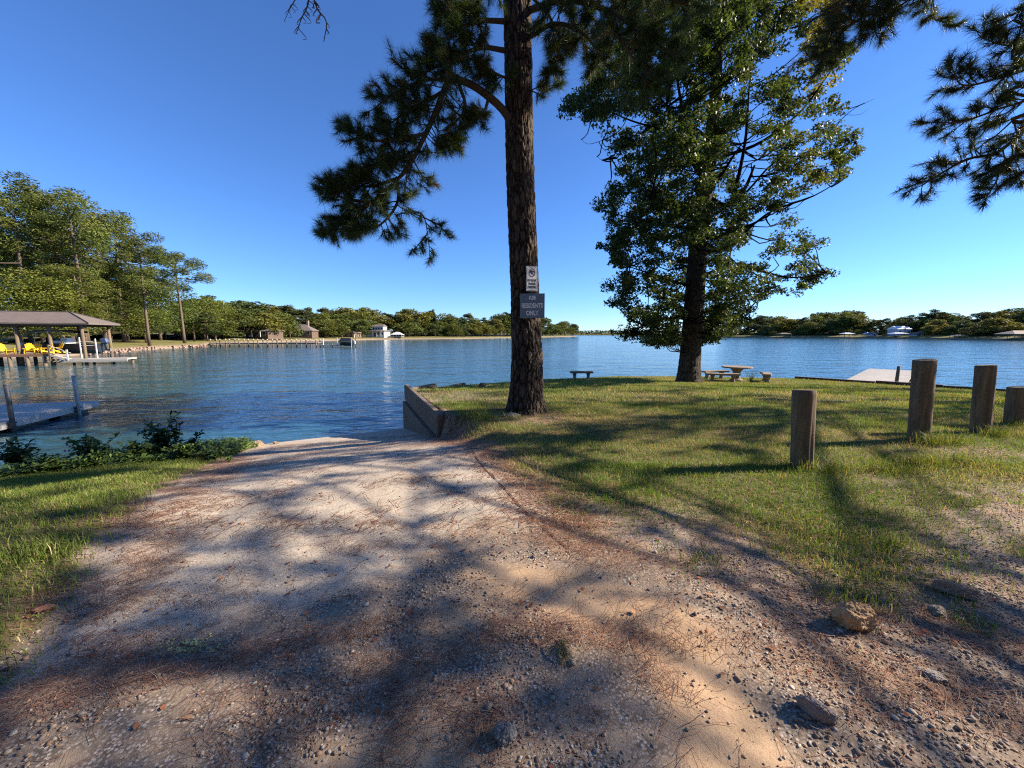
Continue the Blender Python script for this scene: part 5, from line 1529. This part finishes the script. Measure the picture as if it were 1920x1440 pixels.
for k, (px, py, Y, s_) in enumerate([(812, 718, 13.4, .34), (905, 716, 15.0, .36), (870, 721, 14.2, .2)]):
    p = at(px, py, Y)
    rock('rock', ['dark lump of rubble on the return wall corner', 'dark pointed rubble at the lawn edge behind the wall', 'small dark rubble between wall and lawn edge'][k], p.x, p.y - .2, (s_, s_ * .6, s_ * .55), k * .7, ((.06, .05, .04), (.13, .11, .085), (.03, .026, .02)), 60 + k, .2)
p = at(1000, 778, 7.7)
rock('rock', 'pale flat stone at the foot of the signed pine', -.02, 7.72, (.42, .2, .12), R(10), ((.24, .21, .18), (.36, .32, .28), (.15, .12, .1)), 71, .3)

# ------------------------------------------------------------------ gravel, straw, dead leaves
rg = np.random.default_rng(5)
def scatter(n, x0, x1, y0, y1, fn, ypow=1.0):
    X = rg.uniform(x0, x1, n); Y = y0 + (y1 - y0) * rg.random(n) ** ypow
    k = rg.random(n) < fn(X, Y)
    return X[k], Y[k]
def gravel_d(X, Y):
    n1 = fbm(X * 2.1, Y * 2.1, seed=81); n2 = fbm(X * 6, Y * 6, seed=82)
    g = sstep(.40, .62, n1 * .6 + n2 * .4)
    right = sstep(.5, 1.6, X + (n1 - .5)) * .55
    d = np.clip(g + right, 0, 1) * (1 - .93 * np.clip(sand_amount(X, Y) * 1.6, 0, 1)) * (1 - .95 * concrete_amount(X, Y)) * (1 - .9 * grass_density(X, Y))
    return np.clip(d + .03, 0, 1)
ico = bmesh.new(); bmesh.ops.create_icosphere(ico, subdivisions=1, radius=1.0)
ICO_V = np.array([v.co[:] for v in ico.verts]); ICO_F = np.array([[v.index for v in f.verts] for f in ico.faces]); ico.free()
OCT_V = np.array([(1, 0, 0), (-1, 0, 0), (0, 1, 0), (0, -1, 0), (0, 0, 1), (0, 0, -1)], float) * .9
OCT_F = np.array([(0, 2, 4), (2, 1, 4), (1, 3, 4), (3, 0, 4), (2, 0, 5), (1, 2, 5), (3, 1, 5), (0, 3, 5)])
def pebbles(X, Y, S, BV, BF, colf):
    n = len(X); Z = zg(X, Y, True)
    sh = rg.uniform(.55, 1.3, (n, 3)) * S[:, None]; sh[:, 2] *= .62
    a = rg.uniform(0, 6.28, n); c_, s_ = np.cos(a)[:, None], np.sin(a)[:, None]
    V = BV[None] * sh[:, None] * rg.uniform(.75, 1.2, (n, len(BV), 1))
    x = V[..., 0] * c_ - V[..., 1] * s_; y = V[..., 0] * s_ + V[..., 1] * c_
    V = np.stack([x + X[:, None], y + Y[:, None], V[..., 2] + (Z + sh[:, 2] * .35)[:, None]], -1).reshape(-1, 3)
    F = (BF[None] + (np.arange(n) * len(BV))[:, None, None]).reshape(-1, 3)
    return V, F, np.repeat(colf(n), len(BV), 0)
def stone_cols(n):
    base = np.array([(.34, .30, .26), (.44, .40, .355), (.20, .175, .155), (.37, .27, .19), (.26, .225, .20), (.50, .46, .42), (.30, .20, .14)])
    return base[rg.integers(0, len(base), n)] * np.array([1.12, 1.0, .86]) * rg.uniform(.6, 1.2, (n, 1))
t = NT('pebbles'); a_ = t.attr().outputs['Color']; v = t.pos()
t.pbr(t.mix(t.ramp(t.noise(v, 240, 4, .7), [(.4, 0.0), (.7, .5)]), a_, (.16, .13, .11)), .88, None, .2); M_peb = t.m
X, Y = scatter(150000, -2.6, 3.6, 1.0, 2.7, gravel_d, 1.25)
k = min(len(X), 16000); X, Y = X[:k], Y[:k]
S = np.clip(rg.lognormal(-5.3, .45, k), .0028, .018)
me_parts = [pebbles(X, Y, S, ICO_V, ICO_F, stone_cols)]
X, Y = scatter(140000, -3.2, 7.5, 1.0, 4.6, gravel_d, 1.0)
k = min(len(X), 26000); X, Y = X[:k], Y[:k]
me_parts.append(pebbles(X, Y, np.clip(rg.lognormal(-5.25, .4, k), .003, .014), OCT_V, OCT_F, stone_cols))
X, Y = scatter(30000, -6, 1, 1.8, 9.5, lambda X, Y: concrete_amount(X, Y) * (.2 + .8 * sstep(.5, .65, fbm(X * 2, Y * 2, seed=88))))
me_parts.append(pebbles(X, Y, np.clip(rg.lognormal(-5.3, .35, len(X)), .003, .011), OCT_V, OCT_F, stone_cols))
off, Vs, Fs, Cs = 0, [], [], []
for V, F, C in me_parts:
    Vs.append(V); Fs.append(F + off); Cs.append(C); off += len(V)
tag(link('gravel', npmesh('gravel', np.concatenate(Vs), np.concatenate(Fs), True, np.concatenate(Cs)), M_peb), 'loose grey and tan pebbles strewn over the ground', 'gravel', kind='stuff')
# pale yellow pebbles heaped on the slab edge
n = 110; X = -1.68 + rg.normal(size=n) * .075; Y = 1.79 + rg.normal(size=n) * .03
V, F, C = pebbles(X, Y, np.full(n, .010) * rg.uniform(.6, 1.2, n), ICO_V, ICO_F, lambda n: np.array([(.62, .55, .22)]) * rg.uniform(.7, 1.1, (n, 1)))
tag(link('yellow_gravel', npmesh('yellow_gravel', V, F, True, C), M_peb), 'small heap of pale yellow pebbles on the left of the track', 'gravel', kind='stuff')

def straw(n_try, x0, x1, y0, y1, fn, L, w, maxn, cols):
    X, Y = scatter(n_try, x0, x1, y0, y1, fn)
    k = min(len(X), maxn); X, Y = X[:k], Y[:k]
    a = rg.normal(.55, .9, k); ln = rg.uniform(.5, 1.1, k) * L
    dx, dy = np.cos(a) * ln / 2, np.sin(a) * ln / 2
    bx, by = -np.sin(a) * ln * rg.normal(0, .10, k), np.cos(a) * ln * rg.normal(0, .10, k)
    lift = rg.uniform(.003, .016, k)
    pts = []
    for f, s_ in ((-1, 0), (0, 1), (1, 0)):
        x, y = X + dx * f + bx * s_, Y + dy * f + by * s_
        pts.append((x, y, zg(x, y, True) + lift + .004 * rg.random(k)))
    nx, ny = -np.sin(a) * w / 2, np.cos(a) * w / 2
    V = np.stack([np.stack(p, -1) + np.stack([nx * q, ny * q, np.zeros(k)], -1) for p in pts for q in (-1, 1)], 1).reshape(-1, 3)
    i = np.arange(k) * 6
    F = np.concatenate([np.stack([i, i + 2, i + 3, i + 1], -1), np.stack([i + 2, i + 4, i + 5, i + 3], -1)])
    c = np.array(cols)[rg.integers(0, len(cols), k)] * rg.uniform(.6, 1.2, (k, 1))
    return V, F, np.repeat(c, 6, 0)
SC = [(.27, .115, .065), (.21, .085, .05), (.33, .17, .10), (.15, .07, .045), (.42, .29, .18)]
nf = lambda X, Y: np.clip(needle_amount(X, Y) * .9 + .045, 0, 1) * (1 - .6 * grass_density(X, Y))
parts_ = [straw(90000, -3.2, 4.2, .95, 3.2, nf, .135, .0019, 13000, SC), straw(130000, -6, 7, 3.0, 9.5, nf, .16, .0042, 16000, SC),
          straw(60000, -2.5, 6, 6, 13, lambda X, Y: np.exp(-(((X - .6) / 2.2) ** 2 + ((Y - 8) / 2.0) ** 2)) * .8, .16, .006, 6000, SC)]
off, Vs, Fs, Cs = 0, [], [], []
for V, F, C in parts_:
    Vs.append(V); Fs.append(F + off); Cs.append(C); off += len(V)
t = NT('pine_straw'); t.pbr(t.attr().outputs['Color'], .8, None, .2); M_straw = t.m
tag(link('pine_straw', npmesh('pine_straw', np.concatenate(Vs), np.concatenate(Fs), False, np.concatenate(Cs)), M_straw), 'reddish brown fallen pine needles in drifts over the track', 'pine straw', kind='stuff')

# dead leaves and bark chips
X, Y = scatter(1500, -3, 4.5, 1.05, 4.2, lambda X, Y: .25 + .3 * sstep(.5, .65, fbm(X * 1.4, Y * 1.4, seed=95)))
k = min(len(X), 420); X, Y = X[:k], Y[:k]; Z = zg(X, Y, True) + .006
S = rg.uniform(.008, .021, k); a = rg.uniform(0, 6.28, k)
P_ = []
for u, v_, zz in ((-1, 0, .0), (-.3, -.55, .35), (.5, -.45, .2), (1.1, .05, .5), (.4, .5, .25), (-.4, .5, .4)):
    P_.append(np.stack([X + (u * np.cos(a) - v_ * np.sin(a)) * S, Y + (u * np.sin(a) + v_ * np.cos(a)) * S, Z + zz * S * rg.uniform(.2, 1.2, k)], -1))
V = np.stack(P_, 1).reshape(-1, 3); i = np.arange(k) * 6
F = np.concatenate([np.stack([i, i + 1, i + 5], -1), np.stack([i + 1, i + 2, i + 5], -1), np.stack([i + 2, i + 4, i + 5], -1), np.stack([i + 2, i + 3, i + 4], -1)])
c = np.array([(.42, .16, .07), (.34, .10, .05), (.48, .25, .13), (.22, .10, .06)])[rg.integers(0, 4, k)] * rg.uniform(.6, 1.1, (k, 1))
tag(link('dead_leaves', npmesh('dead_leaves', V, F, False, np.repeat(c, 6, 0)), M_straw), 'scattered small orange-brown dead leaves and bark chips', 'leaves', kind='stuff')

# soil-filled joint in the concrete
m = MB(); pts = [(-.62, 5.6), (-.42, 4.7), (-.1, 3.9), (.12, 3.3), (.42, 2.72)]
PJ = catmull([(x, y, 0) for x, y in pts], 40); V, F = [], []
for i, p in enumerate(PJ):
    w = .009 + .006 * math.sin(i * 1.7) + .003 * math.sin(i * 5.1)
    z = float(zg(p.x, p.y, True)) + .006
    V += [(p.x - w, p.y, z), (p.x + w, p.y, z)]
m.add(V, [(2 * i, 2 * i + 1, 2 * i + 3, 2 * i + 2) for i in range(len(PJ) - 1)])
o = m.build('slab_joint', mat_simple('joint_soil', (.07, .05, .035), .95, .4, 20)); tag(o, 'dark soil-filled joint along the right side of the concrete ramp', None, kind='structure')

# green pine sprig lying on the ground
sp = Pine(77)
c0 = Vector((.26, 1.70, float(zg(.26, 1.70, True)) + .03))
sp.w.tube([c0 + Vector((-.04, .10, .0)), c0 + Vector((-.01, .04, .01)), c0], [.004, .004, .003], 5)
for k in range(5): sp.tuft(c0 + Vector((.0, .01 * k, .006)), Vector((.15 - .07 * k, -1, .02)), 1.0)
o = thing('pine_sprig', 'fresh green pine sprig fallen on the brown needles', 'sprig', c0)
nm = sp.needle_mesh(34, .15, .0022, (.05, .085, .03), c0, .6)
co = np.empty(len(nm.vertices) * 3, np.float32); nm.vertices.foreach_get('co', co); co = co.reshape(-1, 3); co[:, 2] = np.abs(co[:, 2]) * .3 - .012; nm.vertices.foreach_set('co', co.ravel())
link('needles', nm, M_needle, o); sp.w.build('twig', M_twig, o, True, True)

# ------------------------------------------------------------------ grass
M_grass = mat_leaf('grass_blades', .55, .30, .2, 1.3)
def blades(X, Y, Hh, W, straw_p, lean=.5, two=True, green=((.105, .195, .030), (.19, .28, .052))):
    n = len(X); Z = zg(X, Y, True) - .005
    a = rg.uniform(0, 6.28, n); l = rg.uniform(.15, 1.0, n) * lean
    bd = rg.uniform(0, 6.28, n)
    side = np.stack([np.cos(a), np.sin(a), np.zeros(n)], -1) * (W / 2)[:, None]
    out = np.stack([np.cos(bd), np.sin(bd), np.zeros(n)], -1)
    B = np.stack([X, Y, Z], -1)
    mid = B + out * (Hh * l * .35)[:, None] + np.array([0, 0, 1]) * (Hh * .6)[:, None]
    tip = B + out * (Hh * l * 1.1)[:, None] + np.array([0, 0, 1]) * (Hh * (1 - .35 * l))[:, None]
    g0, g1 = np.array(green[0]), np.array(green[1])
    f = rg.random((n, 1)); c = g0 + (g1 - g0) * f
    dry = (rg.random(n) < straw_p)[:, None]
    c = np.where(dry, np.array([.50, .40, .19]) * rg.uniform(.6, 1.15, (n, 1)), c) * rg.uniform(.7, 1.2, (n, 1))
    if two:
        V = np.stack([B - side, B + side, mid - side * .8, mid + side * .8, tip], 1).reshape(-1, 3); i = np.arange(n) * 5
        F = np.concatenate([np.stack([i, i + 1, i + 3], -1), np.stack([i, i + 3, i + 2], -1), np.stack([i + 2, i + 3, i + 4], -1)]); k = 5
    else:
        V = np.stack([B - side, B + side, tip], 1).reshape(-1, 3); F = np.arange(n * 3).reshape(-1, 3); k = 3
    return V, F, np.repeat(c, k, 0)
def dryness(X, Y): return np.clip(.17 + 1.2 * (fbm(X * .7, Y * .7, seed=101) - .42) + .3 * sstep(3.6, 2.2, Y), .08, .85)
gd = lambda X, Y: grass_density(X, Y)
ps = []
X, Y = scatter(170000, .0, 9.5, 1.6, 4.6, gd); X, Y = X[:80000], Y[:80000]
ps.append(blades(X, Y, rg.uniform(.025, .075, len(X)) * (.6 + .9 * fbm(X * 1.6, Y * 1.6, seed=111)), np.full(len(X), .0042), dryness(X, Y), .9))
X, Y = scatter(230000, -2.5, 12, 4.4, 9.5, gd); X, Y = X[:130000], Y[:130000]
ps.append(blades(X, Y, rg.uniform(.03, .085, len(X)) * (.6 + .9 * fbm(X * 1.2, Y * 1.2, seed=112)), np.full(len(X), .0075), dryness(X, Y), .8, False))
X, Y = scatter(260000, -4, 24, 9, 23, gd); X, Y = X[:150000], Y[:150000]
ps.append(blades(X, Y, rg.uniform(.04, .10, len(X)), np.full(len(X), .016), dryness(X, Y), .7, False, ((.115, .20, .032), (.215, .29, .056))))
X, Y = scatter(150000, -8.5, -2.2, 1.2, 9.2, gd); X, Y = X[:95000], Y[:95000]
ps.append(blades(X, Y, rg.uniform(.03, .085, len(X)) * (.5 + 1.1 * fbm(X * 1.1, Y * 1.1, seed=113)), np.full(len(X), .0048), .10, .9, True, ((.105, .165, .026), (.20, .25, .045))))
# taller tufts
tf = [(2.1, 2.15, 220, .14), (3.45, 4.4, 160, .22), (3.75, 4.35, 120, .2), (6.1, 5.45, 220, .26), (6.45, 5.5, 200, .24), (7.8, 6.05, 200, .26), (5.0, 4.6, 260, .2), (4.4, 4.35, 220, .2), (5.6, 4.6, 200, .2), (-.7, 7.6, 180, .3), (-.5, 7.3, 160, .28), (-1.0, 7.7, 120, .25), (-3.35, 2.6, 420, .13), (-3.55, 2.4, 300, .12), (9, 6.7, 120, .22), (1.3, 2.5, 120, .1), (2.9, 2.75, 160, .12), (.0, 7.4, 100, .2)]
for x, y, k, h_ in tf:
    X = x + rg.normal(size=k) * .13; Y = y + rg.normal(size=k) * .09
    ps.append(blades(X, Y, rg.uniform(.35, 1.1, k) * h_, np.full(k, .0055), .12, .9, True, ((.10, .155, .026), (.20, .24, .05))))
V5 = [p for p in ps]
off, Vs, Fs, Cs = 0, [], [], []
for V, F, C in V5:
    Vs.append(V); Fs.append(F + off); Cs.append(C); off += len(V)
tag(link('grass', npmesh('grass', np.concatenate(Vs), np.concatenate(Fs), False, np.concatenate(Cs)), M_grass), 'patchy short lawn grass with dry straw and taller tufts', 'grass', kind='stuff')

# ------------------------------------------------------------------ bank plants on the left
M_bush = mat_leaf('bush_leaves', .5, .3, .3, 1.3)
def leafset(P_, D, L, W, base, var=.35):
    """lance leaves folded along the midrib: P start, D direction"""
    n = len(P_); D = D / np.linalg.norm(D, axis=1)[:, None]
    up = np.array([0, 0, 1.0]) + rg.normal(size=(n, 3)) * .35
    s_ = np.cross(D, up); s_ /= np.linalg.norm(s_, axis=1)[:, None]
    nn = np.cross(s_, D); L, W = L[:, None], W[:, None]
    mid = P_ + D * L * .45 + nn * W * .12; tip = P_ + D * L - np.array([0, 0, 1]) * L * .18
    V = np.stack([P_, mid - s_ * W / 2 + nn * W * .18, mid, mid + s_ * W / 2 + nn * W * .18, tip], 1).reshape(-1, 3)
    i = np.arange(n) * 5
    F = np.concatenate([np.stack([i, i + 2, i + 1], -1), np.stack([i, i + 3, i + 2], -1), np.stack([i + 1, i + 2, i + 4], -1), np.stack([i + 2, i + 3, i + 4], -1)])
    c = np.array(base) * rg.uniform(1 - var, 1 + var, (n, 1))
    return V, F, np.repeat(c, 5, 0)
def bush(name, label, px, py, Y, stems, h_, spread, L, W, base, per=26, lean=(0, 0)):
    X = (px - 960) / 722 * Y
    zb = max(float(zg(X, Y)), -.05)
    o = thing(name, label, 'plant', (X, Y, zb))
    m = MB(); P_, D_ = [], []
    for k in range(stems):
        a = rg.uniform(0, 6.28); r = rg.uniform(.1, 1) * spread; hh = h_ * rg.uniform(.55, 1.05)
        tip = Vector((math.cos(a) * r + lean[0], math.sin(a) * r * .7 + lean[1], hh))
        C_ = catmull([(rg.normal() * .04, rg.normal() * .04, -.05), (tip.x * .3, tip.y * .3, hh * .5), tip], 10)
        m.tube(C_, [.008 * (1 - .08 * i) for i in range(10)], 4, False)
        for q in range(per):
            f = rg.uniform(.2, 1) * 8.99; i = int(f); b = C_[i].lerp(C_[i + 1], f - i)
            d = rg.normal(size=3); d[2] = abs(d[2]) * .4 + .15
            P_.append(tuple(b)); D_.append(d)
    n = len(P_)
    V, F, C = leafset(np.array(P_), np.array(D_), rg.uniform(.6, 1.15, n) * L, rg.uniform(.7, 1.1, n) * W, base)
    m.build('stems', M_twig, o); link('leaves', npmesh('leaves', V, F, False, C), M_bush, o)
    return o
b1 = bush('shrub', 'upright dark green shrub by the water left of the ramp', 285, 872, 7.6, 22, .80, .42, .15, .05, (.058, .10, .03), 40)
bush('shrub', 'tall leafy sprig rising right of the dark shrub', 312, 872, 7.55, 5, 1.0, .14, .15, .046, (.036, .066, .022), 34, (.06, 0))
bush('shrub', 'leafy shoot leaning right beside the dark shrub', 322, 872, 7.5, 6, .56, .16, .14, .044, (.045, .075, .024), 30, (.34, 0))
fb_ = bush('flowering_plant', 'leafy plant with small mauve flowers on the left bank', 148, 905, 6.9, 30, .58, .46, .11, .055, (.085, .135, .034), 34)
M_petal = mat_simple('mauve_petals', (.42, .27, .50), .6, .1, 8)
for k in range(9):
    a = rg.uniform(0, 6.28); r = rg.uniform(.1, .42)
    x, y, z_ = math.cos(a) * r, -abs(math.sin(a)) * r * .8, .36 + rg.uniform(-.14, .26)
    m = MB()
    for q in range(5):
        w = 2 * math.pi * q / 5; t1 = Vector((math.cos(w), -.25, math.sin(w))) * .03; sd_ = Vector((-math.sin(w), 0, math.cos(w))) * .013
        c0 = Vector((x, y, z_)); m.add([c0, c0 + t1 * .6 - sd_, c0 + t1, c0 + t1 * .6 + sd_], [(0, 1, 2, 3)])
    m.build('flower', M_petal, fb_)
bush('shrub', 'dark leafy shrub cut by the left edge above the water', 6, 905, 6.8, 20, .68, .38, .14, .055, (.055, .095, .03), 34)
bush('shrub', 'low yellow-green bush between the flowers and the dark shrub', 235, 895, 7.05, 26, .42, .40, .10, .045, (.075, .115, .026), 34)
bush('shrub', 'low dark creeper spilling over the bank beside the ramp', 375, 893, 6.95, 28, .22, .5, .085, .045, (.07, .115, .03), 28)
bush('weed', 'small pale green weed at the corner of the turf by the ramp', 412, 905, 6.3, 6, .12, .10, .06, .04, (.12, .18, .04), 10)
bush('shrub', 'low bush right of the flowers on the bank', 330, 890, 7.1, 26, .32, .45, .085, .045, (.08, .13, .032), 28)
bush('weed', 'spray of wildflowers growing behind the stone table benches', 1412, 716, 19.6, 12, .55, .35, .08, .03, (.12, .15, .035), 22)
bush('weed', 'weedy clump growing against the water at the bottom of the bank', 60, 908, 6.5, 26, .34, .46, .10, .04, (.075, .12, .026), 34)
# low ground cover along the bank
X = rg.uniform(-9.5, -4.9, 40000); Y = rg.uniform(4.6, 9.3, 40000)
D = shore_dist(X, Y); k = (D > .05) & (D < 1.6 + rg.random(40000) * .8) & (X < x_left(Y) + .1)
X, Y = X[k], Y[k]; n = len(X)
d = rg.normal(size=(n, 3)); d[:, 2] = np.abs(d[:, 2]) * .5 + .1
V, F, C = leafset(np.stack([X, Y, zg(X, Y, True) + rg.uniform(.01, .26, n) * fbm(X * 1.5, Y * 1.5, seed=131) * 1.6], -1), d, rg.uniform(.05, .12, n), rg.uniform(.02, .045, n), (.095, .15, .034), .5)
tag(link('ground_cover', npmesh('ground_cover', V, F, False, C), M_bush), 'low leafy weeds covering the left bank at the water', 'weeds', kind='stuff')
